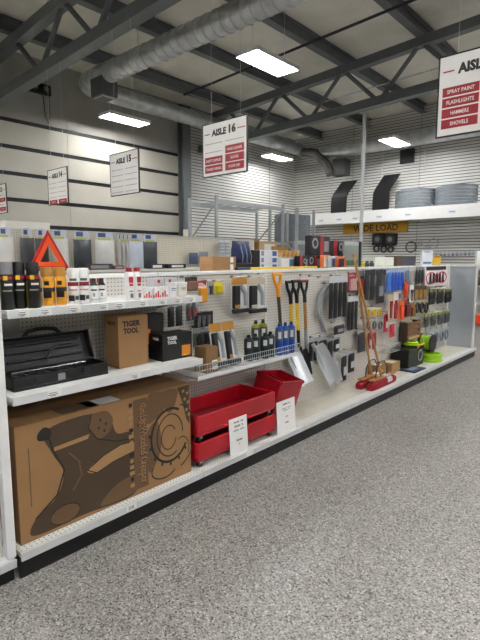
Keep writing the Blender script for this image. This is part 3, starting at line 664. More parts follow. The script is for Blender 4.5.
for uu, vv in ((.945, .93), (.975, .90), (.955, .84), (.98, .80), (.968, .72), (.985, .66)):
    blob([(uu+(.016 if k % 2 == 0 else .007)*math.cos(math.pi/2+math.pi*k/5)/W_, vv+(.016 if k % 2 == 0 else .007)*math.sin(math.pi/2+math.pi*k/5)/H_) for k in range(10)], TAN, 5, False)
ring(.93, .30, .06, .006, D3, 4, -30, 120, 1.4)
# tape and invoice pouch on its top
bm = B(); bx(bm, -2.48, -2.46, BY0, BY1, BZ1, BZ1+.0005); obj('tape', bm, CARD2, o)
for y0_, y1_, m in ((1.20, 1.42, mat('#5c4a38', .6)), (1.36, 1.56, mat('#c9cacb', .4))):
    bm = B(); bx(bm, -2.42 if m != CARD2 else 0, -2.31, y0_, y1_, BZ1+.0006, BZ1+.0016); obj('shipping_label', bm, m, o)

# ================================================================== STOCK: SECOND BAY
# stacked red creeper trays
def tray(z0, z1, x0, x1, y0, y1, label, M=None, casters=True, wall=0.02):
    t = thing('red_tray', label, 'tray', ((x0+x1)/2, (y0+y1)/2, z0), 'red plastic trays')
    bm = B(); zb = z0+0.045 if casters else z0
    bx(bm, x0, x1, y0, y1, zb, zb+0.02, M)
    for a in ((x0, x0+wall, y0, y1), (x1-wall, x1, y0, y1), (x0+wall, x1-wall, y0, y0+wall), (x0+wall, x1-wall, y1-wall, y1)): bx(bm, *a, zb+0.02, z1, M)
    obj('tray_body', bm, RED, t, bev=0.008)
    if casters:
        for cx in (x0+0.05, x1-0.035):
            for cy in (y0+0.05, y1-0.05):
                bm = B(); tube(bm, [(cx-0.012, cy, z0+0.022), (cx+0.012, cy, z0+0.022)], 0.022, 14); o2 = obj('caster_wheel', bm, K, t, smooth=True)
                bm = B(); bx(bm, cx-0.016, cx+0.016, cy-0.012, cy+0.014, z0+0.024, zb); obj('caster_fork', bm, CHROME, o2)
    return t
tray(ZD, 0.325, -2.66, -2.275, 2.13, 3.0, 'lower red plastic tray on casters, bottom of the stack')
tray(0.3251, 0.515, -2.66, -2.275, 2.13, 2.98, 'upper red plastic tray on casters, on top of another')
ca, sa = math.cos(math.radians(-24)), math.sin(math.radians(-24))
MT = Matrix.Translation((-2.5, 3.18, 0.235)) @ Matrix.Rotation(math.radians(13), 4, 'Y') @ Matrix.Rotation(math.radians(-9), 4, 'X') @ Matrix.Translation((2.5, -3.18, -0.17))
t = thing('red_tray', 'red plastic tray tilted up beside the stacked trays, divider inside', 'tray', (-2.5, 3.2, ZD), 'red plastic trays')
bm = B(); x0, x1, y0, y1, z0, z1 = -2.63, -2.37, 3.03, 3.37, 0.17, 0.52
bx(bm, x0, x1, y0, y1, z0, z0+.02, MT)
for a in ((x0, x0+.012, y0, y1), (x1-.012, x1, y0, y1), (x0+.012, x1-.012, y0, y0+.012), (x0+.012, x1-.012, y1-.012, y1)): bx(bm, *a, z0+.02, z1, MT)
obj('tray_body', bm, RED, t, bev=0.004)
bm = B(); bx(bm, x0+.013, x1-.013, 3.19, 3.20, z0+.021, z1-.03, MT); obj('divider', bm, RED, t)
bm = B(); bx(bm, x1, x1+.012, y0, y1, z1-.025, z1, MT); bx(bm, x0, x1, y0-.012, y0, z1-.025, z1, MT); bx(bm, x0, x1, y1, y1+.012, z1-.025, z1, MT); obj('rim', bm, RED, t, bev=.003)
bm = B(); bx(bm, -2.58, -2.44, 3.12, 3.26, ZD, 0.195); obj('caster_block', bm, mat('#8e1022', .5), t)
# price cards leaning at the front of the deck
def card(y0, y1, label, lines, top=0.415):
    t = thing('price_card', label, 'sign', (-2.253, (y0+y1)/2, ZD), 'upright price cards')
    M = Matrix.Translation((-2.256, 0, ZD)) @ Matrix.Rotation(math.radians(-4), 4, 'Y')
    bm = B(); bx(bm, -0.001, 0.001, y0, y1, 0, top-ZD, M); obj('card', bm, PAPER, t)
    for z, w, h in lines:
        ym = (y0+y1)/2; n = max(2, int(w*70)); 
        bm = B()
        for k in range(n):
            if (k*7+int(z*1000)) % 5 == 0: continue
            a = ym-w/2+w*k/n; bx(bm, 0.0012, 0.0016, a, a+w/n*0.72, z-h/2, z+h/2, M)
        obj('print_line', bm, mat('#4c4c50', .6), t)
card(2.435, 2.63, 'white price card leaning on the stacked red trays', [(.235, .12, .010), (.205, .11, .012), (.175, .13, .008), (.10, .08, .013), (.07, .03, .006)])
card(2.995, 3.245, 'white price card standing before the tilted red tray', [(.235, .11, .012), (.20, .14, .006), (.185, .10, .006), (.13, .05, .008), (.08, .06, .012)])

# ---- on the wire basket shelf
ZB = 0.7738
o = box('small_carton', 'small brown carton with white barcode label on the wire shelf', 'box', -2.45, -2.335, 2.275, 2.39, ZB, 0.955, CARD2, 0.002)
facepatch(o, -2.335, 2.335, 2.385, ZB+.02, ZB+.085, PAPER); 
for k in range(8): facepatch(o, -2.3343, 2.342+k*.005, 2.3445+k*.005, ZB+.04, ZB+.075, INK, 'barcode_bar')
def tool_pack(label, yc, zb, xb, tilt=0.0, w=0.13, h=0.29, headm='#b98a3a'):
    """clamshell pack: header card, black tool on the left, silver device on white card on the right"""
    t = thing('tool_pack', label, 'tool pack', (xb, yc, zb), 'black and silver tool packs')
    M = Matrix.Translation((xb, yc, zb)) @ Matrix.Rotation(math.radians(tilt), 4, 'Y')
    bm = B(); bx(bm, -0.002, 0.0, -w/2, w/2, 0, h, M); obj('backing_card', bm, mat('#e4e4e2', .5), t)
    bm = B(); bx(bm, 0.0002, 0.003, -w/2, w/2, h*0.86, h+0.02, M); obj('header_card', bm, mat(headm, .5), t)
    bm = B(); bx(bm, 0.0002, 0.03, -w/2+0.006, -w*0.08, h*0.14, h*0.84, M); g = obj('tool_grip', bm, mat('#202124', .4), t, bev=0.008)
    bm = B(); bx(bm, 0.0302, 0.031, -w/2+0.012, -w*0.12, h*0.16, h*0.26, M); obj('grip_label', bm, mat(headm, .5), g)
    bm = B(); q = [(0, 0.02), (0.018, 0.0), (0.04, -0.06), (0.04, -0.17), (0.028, -0.17), (0.024, -0.065), (0.0, -0.02)]
    prism(bm, [M @ Vector((0.0004, w*0.06+a*w/0.13, h*0.80+b*h/0.29)) for a, b in q], M.to_3x3() @ Vector((0.022, 0, 0))); obj('silver_tool', bm, mat('#b6bcc4', .3, .6), t, bev=0.002)
    bm = B(); bx(bm, 0.0, 0.035, -w/2, w/2, 0, h*0.12, M); obj('tray_foot', bm, mat('#2b2c2f', .4), t, bev=0.004)
    return t
tool_pack('black and silver tool pack leaning on wire shelf beside the brown carton', 2.465, ZB+.008, -2.385, -10, w=.125, h=.30)
tool_pack('black and silver tool pack leaning on wire shelf beside the green cylinders', 2.60, ZB+.008, -2.385, -10, w=.125, h=.30)
for (xa, xb), l, hm in (((231, 247.3), 'black and silver tool pack hung left on the pegboard, gold header', '#b98a3a'), ((248, 264.5), 'black and silver tool pack hung right on the pegboard, pale header', '#c9c2ac')):
    X = GB+.09; a, b = onX(xa, 295, X).y, onX(xb, 295, X).y; zt, zb = onX((xa+xb)/2, 277.5, X).z, onX((xa+xb)/2, 312.5, X).z
    tool_pack(l, (a+b)/2, zb, X, 0, b-a-.006, zt-zb-.02, hm); hook((a+b)/2, zt+.0035)
def cylinder(label, x, y, z, r, h, body, top, capm, cat='gas cylinder', group=None, lab='#5d6166'):
    t = thing('gas_cylinder', label, cat, (x, y, z), group); c = (x, y, z)
    bm = B(); lathe(bm, [(r*.85, 0), (r, .006), (r, h*.80), (r*.82, h*.865), (r*.42, h*.89)], c, 16); obj('body', bm, body, t, smooth=True)
    bm = B(); lathe(bm, [(r*.42, 0), (r*.42, h*.06), (r*.30, h*.12)], (x, y, z+h*.88), 12); obj('valve_cap', bm, capm, t, smooth=True)
    bm = B(); lathe(bm, [(r*1.01, h*.45), (r*1.01, h*.79)], c, 16); obj('label_band', bm, mat(lab, .5), t, smooth=True)
    bm = B(); patch(bm, c, r*1.02, VA-38, VA+10, h*.52, h*.74); obj('label_print', bm, mat('#c8cacc', .5), t)
GRN = mat('#1e3a33', .35); BLU = mat('#1c59ae', .35)
for k, (x, y) in enumerate(((-2.40, 2.80), (-2.40, 2.882), (-2.37, 2.962), (-2.38, 3.046))):
    cylinder(['dark green gas cylinder at the left of the front row', 'dark green gas cylinder second from left in the front row', 'dark green gas cylinder second from right in the front row', 'dark green gas cylinder at the right of front row beside blue ones'][k], x, y, ZB, .037, .205, GRN, GRN, GRN, group='dark green gas cylinders', lab='#3a4244')
for k, y in enumerate((3.03, 3.125)):
    cylinder(['yellow-topped gas cylinder behind the green ones, left', 'yellow-topped gas cylinder behind the green ones, right'][k], -2.52, y, ZB, .037, .285, mat('#9a9a2e', .4), None, mat('#3a3a20', .5), group='yellow-topped gas cylinders', lab='#55584e')
for k, (x, y) in enumerate(((-2.365, 3.145), (-2.36, 3.222), (-2.355, 3.30))):
    cylinder(['blue gas cylinder nearest the green cylinders', 'blue gas cylinder in the middle of the three', 'blue gas cylinder at the right end of the wire shelf'][k], x, y, ZB, .033, .265, BLU, None, mat('#2a4a7a', .4), group='blue gas cylinders', lab='#5c6a7c')
# ================================================================== HANGING STOCK ON THE PEGBOARD
def pillow(bm, x, y0, y1, z0, z1, th, n=6):
    ym, zm = (y0+y1)/2, (z0+z1)/2
    f, b = [], []
    for i in range(n+1):
        rf, rb = [], []
        for j in range(n+1):
            u, v = i/n, j/n; k = (math.sin(math.pi*u)*math.sin(math.pi*v))**0.5
            p = (y0+(y1-y0)*u, z0+(z1-z0)*v)
            rf.append(bm.verts.new((x+th/2*k+0.0006, *p))); rb.append(bm.verts.new((x-th/2*k-0.0006, *p)))
        f.append(rf); b.append(rb)
    for i in range(n):
        for j in range(n):
            bm.faces.new((f[i][j], f[i+1][j], f[i+1][j+1], f[i][j+1])); bm.faces.new((b[i][j], b[i][j+1], b[i+1][j+1], b[i+1][j]))
    ed = [(i, 0) for i in range(n)] + [(n, j) for j in range(n)] + [(i, n) for i in range(n, 0, -1)] + [(0, j) for j in range(n, 0, -1)]
    for k in range(len(ed)):
        (i, j), (i2, j2) = ed[k], ed[(k+1) % len(ed)]; bm.faces.new((f[i][j], b[i][j], b[i2][j2], f[i2][j2]))
    return bm
def rect(x0, y0, x1, y1, off):
    X = GB+off; xm, ym = (x0+x1)/2, (y0+y1)/2
    a, b = onX(x0, ym, X).y, onX(x1, ym, X).y; zt, zb = onX(xm, y0, X).z, onX(xm, y1, X).z
    return X, a, b, zb, zt
def pouch(label, r, body, head, off=0.08, name='hanging_pouch', cat='pouch', group=None, th=0.03, strips=0, tagc=None, hk=True, n=1, scribble=None):
    for q in range(n):
        X, a, b, zb, zt = rect(*r, off-0.03*q if n > 1 else off)
        if n > 1: X = GB+off-0.028*q
        if q == 0: A0 = (a, b, zb, zt)
        a, b, zb, zt = A0; H = zt-zb
        t = thing(name, label, cat, (X, (a+b)/2, zb), group)
        if strips:
            for s in range(strips):
                y0 = a+(b-a)*s/strips; y1 = a+(b-a)*(s+.86)/strips
                bm = B(); pillow(bm, X, y0, y1, zb+random.uniform(0, .04)*H, zt-0.14*H, th); obj('strip', bm, mat(body, .4), t, smooth=True)
        else:
            s_ = (b-a)*.08; bm = B(); pillow(bm, X, a+s_, b-s_, zb, zt-0.1*H, th); obj('bag_body', bm, mat(body, .4, bump=.3, scale=25), t, smooth=True)
        bm = B(); bx(bm, X-0.001, X+0.0015, a, b, zt-0.16*H, zt); h_ = obj('header', bm, mat(head, .5), t)
        if tagc:
            bm = B(); bx(bm, X+th/2+0.0012, X+th/2+0.002, a+(b-a)*.3, a+(b-a)*.75, zb+.22*H, zb+.52*H); obj('label_patch', bm, mat(tagc, .5), t)
        if scribble:
            bm = B(); bx(bm, X+0.0016, X+0.0022, a+(b-a)*.15, a+(b-a)*.85, zt-.12*H, zt-.05*H); obj('print_line', bm, mat(scribble, .5), h_)
    if hk: hook((a+b)/2, zt+0.0035, max(off+0.03, 0.10))
def blister(label, r, cardc, itemc, off=0.08, name='blister_pack', cat='blister pack', group=None, shape='tool', hk=True, textc=None, headc=None):
    X, a, b, zb, zt = rect(*r, off); W, H = b-a, zt-zb; ym = (a+b)/2
    t = thing(name, label, cat, (X, ym, zb), group)
    bm = B(); bx(bm, X-0.001, X+0.001, a, b, zb, zt); obj('backing_card', bm, mat(cardc, .5), t)
    if headc:
        bm = B(); bx(bm, X+0.001, X+0.0018, a, b, zt-.2*H, zt); obj('header', bm, mat(headc, .5), t)
    if shape == 'tool':
        bm = B(); q = [(-.12, .08), (.12, .08), (.14, .5), (.26, .58), (.2, .74), (.06, .66), (-.06, .66), (-.2, .74), (-.26, .58), (-.14, .5)]
        prism(bm, [(X+.0012, ym+u*W, zb+v*H) for u, v in q], (0.014, 0, 0)); obj('tool', bm, mat(itemc, .4), t, bev=.002)
    elif shape == 'pair':
        for s in (-1, 1):
            bm = B(); q = [(.05, .06), (.3, .06), (.34, .55), (.18, .72), (.08, .68), (.12, .5)]
            prism(bm, [(X+.0012, ym+s*u*W, zb+v*H) for u, v in q], (0.014, 0, 0)); obj('tool', bm, mat(itemc, .4), t, bev=.002)
    elif shape == 'box':
        bm = B(); bx(bm, X+.0012, X+.03, a+.12*W, b-.12*W, zb+.08*H, zb+.7*H); obj('blister', bm, mat(itemc, .35), t, bev=.004)
    elif shape == 'bars':
        for k in range(3):
            u = a+W*(.2+.25*k); bm = B(); tube(bm, [(X+.012, u, zb+.08*H), (X+.012, u, zb+.78*H)], [W*.05, W*.08], 8); obj('tool', bm, mat(itemc, .4), t, smooth=True)
    elif shape == 'ring':
        R = min(W*.36, H*.3); bm = B(); tube(bm, [(X+.012, ym+R*math.cos(k*math.pi/8), zb+.42*H+R*math.sin(k*math.pi/8)*1.2) for k in range(16)], R*.28, 6, closed=True); obj('coil', bm, mat(itemc, .4), t, smooth=True)
    if textc:
        for k, v in enumerate((.84, .9)):
            bm = B(); bx(bm, X+.0019, X+.0024, a+.15*W, b-.15*W-.2*W*k, zb+v*H-.015*H, zb+v*H+.015*H); obj('print_line', bm, mat(textc, .5), t)
    if hk: hook(ym, zt+0.0035, max(off+.03, .10))
# --- around the end of the first bay
blister('dark photo pack hanging above the tubs at the shelf end', (185, 277, 197, 291), '#4a3d38', '#8a6a58', .10, shape='box')
blister('tall red and yellow pack hanging at the end of the upper shelf', (197, 281, 206, 304), '#ded7cf', '#d99a2a', .09, shape='box', headc='#a8202c', textc='#f0e8e0')
blister('small clear key pack hanging left of the yellow card', (207, 282, 214, 295), '#9c9a98', '#4c4a4c', .06, shape='tool')
blister('small bright yellow card hanging below the top rail', (214, 282, 222, 294), '#e0d22e', '#c9b820', .05, shape='box')
bl = '#2d3034'
pouch('dark grey tool pouch hanging under the upper shelf, left of three', (167, 304, 175, 327), bl, '#c9cbcd', .10, tagc=None)
pouch('dark grey tool pouch hanging under the upper shelf, middle of three', (175, 303, 183, 326), '#3a3d41', '#c9cbcd', .10)
pouch('dark grey tool pouch with red tag under the upper shelf', (186, 301, 191, 321), '#505359', '#dcdcde', .10, tagc='#b03a40')
pouch('slim dark pouch with red tag at the upper shelf end', (191, 300, 196, 320), '#505359', '#dcdcde', .10, tagc='#b03a40')
blister('black and grey clamshell hanging beside the tool packs, top left', (194, 312, 213, 327), '#3a3a3e', '#77797d', .09, shape='bars', headc='#26262a')
blister('black and grey clamshell hanging above the small brown carton', (193, 328.5, 212, 346), '#55565a', '#2c2d30', .10, shape='pair', headc='#8e9094')
# --- hoses and wiper strips, third bay
def hosebag():
    X = GB+0.03; t = thing('hose_bundle', 'curved bundle of clear grey tubing hanging left of black strips', 'hose', (X, onX(327, 330, X).y, onX(327, 332, X).z))
    for k in range(5):
        pts = [(331-k*.6, 286), (325-k, 296), (321.5-k*.8+1, 310), (322+k*.6, 322), (324+k, 332)]
        bm = B(); tube(bm, [onX(x-2, y, X+0.010*k) for x, y in pts], 0.010, 8); obj('tube', bm, mat('#b9bec1', .25, alpha=.8), t, smooth=True)
    hook(onX(326, 284, X).y, onX(326, 283, X).z, .08)
hosebag()
pouch('long black rubber strips hanging in a clear header bag', (329, 276, 347, 318), '#22262b', '#c9cccf', .10, name='strip_pack', cat='strip pack', strips=4, th=.03)
blister('bright red card pack hanging beside the leaning broom handle', (347.5, 273, 356, 292), '#a91f33', '#c9a3a6', .05, shape='box', textc='#f0dadb')
pouch('black tool pouch with pale header below the red card', (347.5, 296, 358, 330), '#26292d', '#d4d6d8', .05, strips=3, th=.02)
pouch('short black pouch hanging below the long rubber strips', (333, 323.5, 345, 334), '#25272b', '#c8cacc', .10, tagc='#9ea2a6')
pouch('dark pouch hanging left above the silver scoop', (309, 338, 318, 361), '#2a2e36', '#a9adb0', .045, th=.02, strips=2)
pouch('dark pouch with white label hanging above the silver scoop', (318, 337, 327, 363), '#252a33', '#a9adb0', .045, th=.02, tagc='#d5d8da')
pouch('dark pouch without label, second row, beside the white-labelled one', (327, 338, 333, 364), '#2c3038', '#a9adb0', .045, th=.02)
pouch('dark pouch with large white tag in the second row', (333, 337.5, 340, 351), '#272b33', '#b5b8ba', .045, th=.02, tagc='#e2e4e5')
pouch('long narrow dark pouch with tag hanging lowest near the deck', (340.5, 353, 347, 381), '#33373c', '#b5b8ba', .11, tagc='#c5c8ca')
pouch('short dark pouch hanging right of the lowest one', (347.5, 351, 355, 372), '#303338', '#b5b8ba', .10, tagc='#c0c4c6')
# --- fourth bay
blister('grey and red slim card pack behind the broom handle top', (357.5, 271, 364, 297), '#55565b', '#9c2a35', .05, shape='box', headc='#8a8c90')
pouch('tall black rubber flap hanging left of its twin', (364.5, 270, 375, 300), '#1f2124', '#3a3c40', .09, name='rubber_flap', cat='flap', th=.02, strips=2)
pouch('tall black rubber flap with grey loop print, right of its twin', (375.3, 270, 385.3, 303), '#232529', '#3a3c40', .09, name='rubber_flap', cat='flap', th=.02, tagc='#8f9296')
pouch('long blue air hose pouch next to the black flaps', (386, 270, 391.3, 292), '#3f78bf', '#a9bfd8', .10, th=.04)
for k, (x, l) in enumerate(((365, 'small yellow clip card at the left of its row'), (370.5, 'small yellow clip card in the middle of its row'), (376, 'small yellow clip card at the right of its row'))):
    blister(l, (x, 307, x+5.2, 316), '#cfc9b4', '#d0b02c', .10, shape='pair', group='small yellow clip cards')
for k, (x, l) in enumerate(((365, 'small grey fitting card under the left yellow clip'), (371, 'small grey fitting card under the middle yellow clip'), (377, 'small grey fitting card under the right yellow clip'))):
    blister(l, (x, 319, x+5.2, 329), '#b9bbb9', '#77797a', .09, shape='ring', group='small grey fitting cards')
pouch('deep red tool pack hanging between broom handle and wire basket, left', (367, 330.5, 371.5, 349), '#8e1f2c', '#b9aaa8', .08, tagc='#c9b6b6')
pouch('deep red tool pack hanging between broom handle and wire basket, right', (372, 330.5, 376.5, 349), '#a01f2e', '#b9aaa8', .08)
pouch('dark coiled cable pouch hanging behind the broom handles', (357, 330, 366, 352), '#3c3e42', '#b9bbbd', .07)
pouch('white and red tube pack hanging above the wire basket, left', (383.2, 312, 388.5, 332), '#c23044', '#e6e4e4', .10, tagc='#e9dada')
pouch('white and red tube pack hanging above the wire basket, right', (389, 322, 395, 337), '#bd2a3f', '#ebe9e9', .10)
# --- fifth bay
pouch('bright blue strap pack hanging left in the top row', (391.5, 269, 397.5, 291), '#2456b4', '#9fb4d2', .10, strips=2)
pouch('bright blue strap pack hanging right in the top row', (397.5, 269, 404, 290), '#2259b8', '#a5b8d4', .10, strips=2)
pouch('grey-blue strap pack beside the bright blue ones', (404, 268, 409.5, 288), '#6f7f96', '#b5bcc6', .09)
pouch('slim pale grey pack hanging before the black wrench pouch', (409.5, 268, 414, 292), '#9b9a97', '#c6c6c4', .08)
blister('red pliers card hanging below the left blue strap pack', (388.5, 294, 393, 320), '#c9b79a', '#a5202c', .14, shape='tool')
blister('red and white pliers card second in the lower tool row', (393.3, 292, 397.5, 320), '#d8cfcb', '#b02633', .14, shape='pair')
blister('silver and white pliers card third in the lower tool row', (397.8, 291.5, 401.3, 299), '#cfcfcf', '#8d8f92', .10, shape='bars')
blister('orange tool card in the lower tool row', (398.5, 300, 404, 320), '#d9702c', '#e2551f', .12, shape='tool')
blister('orange striped card hanging high in the lower tool row', (404, 282, 408, 298), '#d9482a', '#e8673c', .13, shape='bars')
blister('dark red tool case card in the lower tool row', (404.3, 299, 410, 317), '#8f3a2a', '#702420', .10, shape='box')
blister('tan leather pouch card at the right of the tool row', (410.5, 303, 414.3, 317), '#a87a3a', '#8f6426', .10, shape='box')
blister('white card with small black part above the tan pouch', (409.5, 285, 413.6, 302), '#e2e2e0', '#3a3a3c', .12, shape='tool')
for k, (x, l) in enumerate(((414, 'gold hinge card in the upper trio, left'), (418.2, 'gold hinge card in the upper trio, middle'), (422.4, 'gold hinge card in the upper trio, right'))):
    blister(l, (x, 286, x+4, 299), '#5c4e34', '#b58f45', .09, shape='pair', group='gold hinge cards')
for k, (x, l) in enumerate(((414.5, 'black buckle card in the lower trio, left'), (419, 'black buckle card in the lower trio, middle'), (423.5, 'black buckle card in the lower trio, right'))):
    blister(l, (x, 300, x+4.2, 313), '#c2b89c', '#2a2826', .09, shape='ring', group='black buckle cards')
def wood_crate():
    X, a, b, zb, zt = rect(403.5, 321, 416.5, 339, .07); t = thing('wooden_crate', 'small brown wooden slatted crate hanging on the pegboard', 'crate', (X, (a+b)/2, zb))
    H = zt-zb; wm = mat('#7d5c38', .7, var=.15, scale=15)
    for k in range(4):
        bm = B(); bx(bm, X+.05, X+.06, a, b, zb+H*.25*k+.004, zb+H*.25*(k+1)-.006); s = obj('slat', bm, wm, t)
    for y in (a, b-.012):
        bm = B(); bx(bm, GB+.01, X+.05, y, y+.012, zb, zt); obj('side_board', bm, mat('#4a3a28', .7), t)
    bm = B(); bx(bm, GB+.01, X+.05, a+.012, b-.012, zb, zb+.012); obj('bottom_board', bm, wm, t)
    bm = B(); bx(bm, X+.0602, X+.0608, a+.1*(b-a), b-.1*(b-a), zb+.07*H, zb+.2*H); obj('stencil_band', bm, mat('#c9b27c', .6), t)
    bm = B(); bx(bm, GB+.02, X+.03, a+.05, b-.05, zb+.013, zt-.03); obj('contents', bm, mat('#d8d2c4', .6), t)
    hook(a+.05, zt+.003, .12); hook(b-.05, zt+.003, .12)
wood_crate()
# --- sixth bay
pouch('tall black wrench pouch hanging beside the red and white kit', (415.5, 267, 424, 284.5), '#3b3e42', '#8c8f92', .08, strips=3)
def kit():
    X, a, b, zb, zt = rect(425, 266, 447, 286, .06); t = thing('tool_kit_card', 'white kit card with red ovals and black header', 'kit', (X, (a+b)/2, zb)); W, H = b-a, zt-zb
    bm = B(); bx(bm, X-.002, X, a, b, zb, zt); obj('backing_card', bm, mat('#e8dfe0', .5), t)
    bm = B(); bx(bm, X, X+.004, a+.04*W, b-.08*W, zt-.2*H, zt-.02*H); obj('header', bm, mat('#2a2a2e', .5), t)
    for c in (.25, .75):
        bm = B(); tube(bm, [(X+.004, a+W*c+.2*W*math.cos(k*math.pi/9), zb+.42*H+.28*H*math.sin(k*math.pi/9)) for k in range(18)], .008, 6, closed=True); obj('red_ring', bm, mat('#c2303c', .5), t)
    for k in range(5):
        u = a+W*(.2+.14*k); bm = B(); tube(bm, [(X+.012, u, zb+.18*H), (X+.012, u, zb+.66*H)], [.022, .012], 8); obj('tool', bm, mat('#3a3440', .4), t, smooth=True)
    hook((a+b)/2, zt+.0035, .1)
kit()
def gloves(label, r, body, cuff, group, off=.08):
    X, a, b, zb, zt = rect(*r, off); H = zt-zb; W = b-a; bmat = mat(body, .7, bump=.4, scale=40)
    t = thing('work_gloves', label, 'gloves', (X, (a+b)/2, zb), group)
    for s in (0, 1):
        y0 = a+W*(.02+.5*s); w = W*.42; x = X-.012*s
        bm = B(); pillow(bm, x, y0, y0+w, zb+.38*H, zt-.2*H, .05)
        for q in range(4): tube(bm, [(x, y0+w*(.14+.24*q), zb+.45*H), (x, y0+w*(.12+.25*q), zb+(.04, 0, .02, .09)[q]*H+.01)], [w*.13, w*.10], 7)
        tube(bm, [(x+.01, y0+w*.1, zt-.35*H), (x+.03, y0-w*.02+.004, zb+.42*H)], [w*.12, w*.09], 7)
        obj('glove', bm, bmat, t, smooth=True)
        bm = B(); bx(bm, x-.012, x+.012, y0+w*.1, y0+w*.9, zt-.24*H, zt-.08*H); obj('cuff', bm, mat(cuff, .6), t, bev=.004)
    bm = B(); bx(bm, X-.002, X+.002, a+.25*W, b-.25*W, zt-.1*H, zt); obj('hang_tag', bm, mat('#d5d5c9', .5), t)
    hook((a+b)/2, zt+.0035, .11)
for k, (x, l) in enumerate(((429, 'black work glove pair hanging nearest the red and white kit'), (437, 'black work glove pair hanging in the middle of three'), (445, 'black work glove pair hanging nearest the end panel'))):
    gloves(l, (x, 287.5, x+7.4, 305-k), '#26282a', '#7d8440', 'black work gloves')
for k, (x, l) in enumerate(((424, 'grey and yellow glove pair at the left of the lower row'), (431, 'grey and yellow glove pair second in the lower row'), (438, 'grey and yellow glove pair third in the lower row'), (444.5, 'grey and yellow glove pair nearest the end panel'))):
    gloves(l, (x, 312.5-k, x+5.8, 328-k*1.6), '#5d615e', '#a9ab3a', 'grey and yellow gloves')
for k, (x, l) in enumerate(((427.5, 'silver hook card at the left of the lowest row'), (433, 'silver hook card second in the lowest row'), (438.5, 'silver hook card third in the lowest row'), (443.5, 'silver hook card at the right of the lowest row'))):
    blister(l, (x, 330.5-k, x+4.8, 343-k*1.2), '#b4babf', '#7f868c', .08, shape='ring', group='silver hook cards')
# spare empty hooks and label strips in view
for x, y in ((318, 277), (300, 275), (309, 276), (240, 273), (258, 273)):
    p = onX(x, y, GB); hook(p.y, p.z, .14)

# ================================================================== SHOVELS
def shovel(label, top, mid, gripc, shaftc, lower, style, X=GB+0.07):
    """top: pixel of grip crossbar centre; mid: pixel where the shaft meets the blade"""
    a = onX(*top, X); b = onX(*mid, X); t = thing('shovel', label, 'shovel', (X, b.y, b.z-0.3), 'hanging shovels')
    d = (a-b).normalized(); L = (a-b).length; gm = mat(gripc, .4)
    yv = Vector((0, 1, 0))
    s0 = a-d*0.135; wv = 0.052
    bm = B()
    for s in (-1, 1): tube(bm, [s0-d*.02, s0+d*.03+yv*s*.016, s0+d*.075+yv*s*wv*.85, a+yv*s*wv], [.017, .015, .013, .013], 8)
    tube(bm, [s0-d*.07, s0+d*.0], .019, 10); g = obj('grip', bm, gm, t, smooth=True)
    bm = B(); tube(bm, [a-yv*(wv+.012), a+yv*(wv+.012)], .014, 10); obj('crossbar', bm, mat('#9c2a30', .4) if style == 'red' else gm, g, smooth=True)
    sb = s0-d*.06
    if lower:
        k = b+(sb-b)*.42
        bm = B(); tube(bm, [k, sb], .0165, 10); obj('shaft', bm, mat(shaftc, .45), t, smooth=True)
        bm = B(); tube(bm, [b, k], .0175, 10); obj('shaft_socket', bm, mat(lower, .4), t, smooth=True)
    else:
        bm = B(); tube(bm, [b, sb], .0165, 10); obj('shaft', bm, mat(shaftc, .45), t, smooth=True)
    return t, b, X
def blade(t, base, W, L, m, tilt, lean, curve=0.06, rib=True):
    """scoop blade: dish profile, base at the socket, running down by L, leaning out by tilt (+X) and lean (+Y)"""
    dn = Vector((tilt, lean, -1)).normalized(); yv = Vector((0, 1, 0)); yv = (yv-dn*yv.dot(dn)).normalized(); nx = dn.cross(yv)
    if nx.x < 0: nx = -nx
    grid = []
    for i in range(11):
        s = i/10; row = []; w = W*(0.55+0.45*min(1, s*3.2)**.6) if s < .35 else W*(1-.0*s)
        for j in range(9):
            v = j/8*2-1; row.append(base+dn*(s*L)+yv*(v*w/2)+nx*(curve*v*v+.02*(1-min(1, s*4))))
        grid.append(row)
    bm = B(); sheet(bm, grid, .003, nx); o = obj('blade', bm, m, t, smooth=True)
    if rib:
        bm = B(); tube(bm, [base-dn*.03+nx*.006, base+dn*(L*.35)+nx*.008, base+dn*(L*.6)+nx*.002], [.02, .016, .004], 8); obj('blade_socket', bm, m, o, smooth=True)
ALU = mat('#dcdfe2', .3, .8, var=.04)
t, b, X = shovel('orange D-grip shovel with dark shaft and aluminium scoop behind the red tray', (277, 274), (282, 347), '#e39a22', '#4a4038', None, 'n')
blade(t, b+Vector((.04, .0, .02)), .23, .40, ALU, .45, .18, .04)
t, b, X = shovel('black D-grip shovel with yellow shaft, left of two, short black blade', (290, 282), (292.5, 345), '#1d1d20', '#e2c21e', '#202124', 'n', GB+.04)
blade(t, b+Vector((.0, .0, 0)), .17, .20, mat('#222326', .45), .0, .25, .02)
t, b, X = shovel('black D-grip shovel with yellow shaft, right of two, long black blade', (296, 281), (299, 350), '#1d1d20', '#e2c21e', '#202124', 'n', GB+.10)
blade(t, b+Vector((.01, .0, 0)), .20, .30, mat('#222326', .45), .03, .30, .02)
t, b, X = shovel('red-barred D-grip shovel with wooden shaft and silver scoop', (304, 281), (306.5, 350), '#1d1d20', '#b58a55', '#9fa3a6', 'red')
blade(t, b+Vector((.05, .05, .03)), .26, .42, ALU, .36, .36, .05)
def scoop():
    p = onX(331, 362, GB+.10); t = thing('scoop_blade', 'second silver scoop blade nested behind the red-barred shovel', 'scoop', (p.x, p.y, p.z-.2))
    blade(t, p, .18, .26, ALU, .1, .30, .03, rib=False)
scoop()

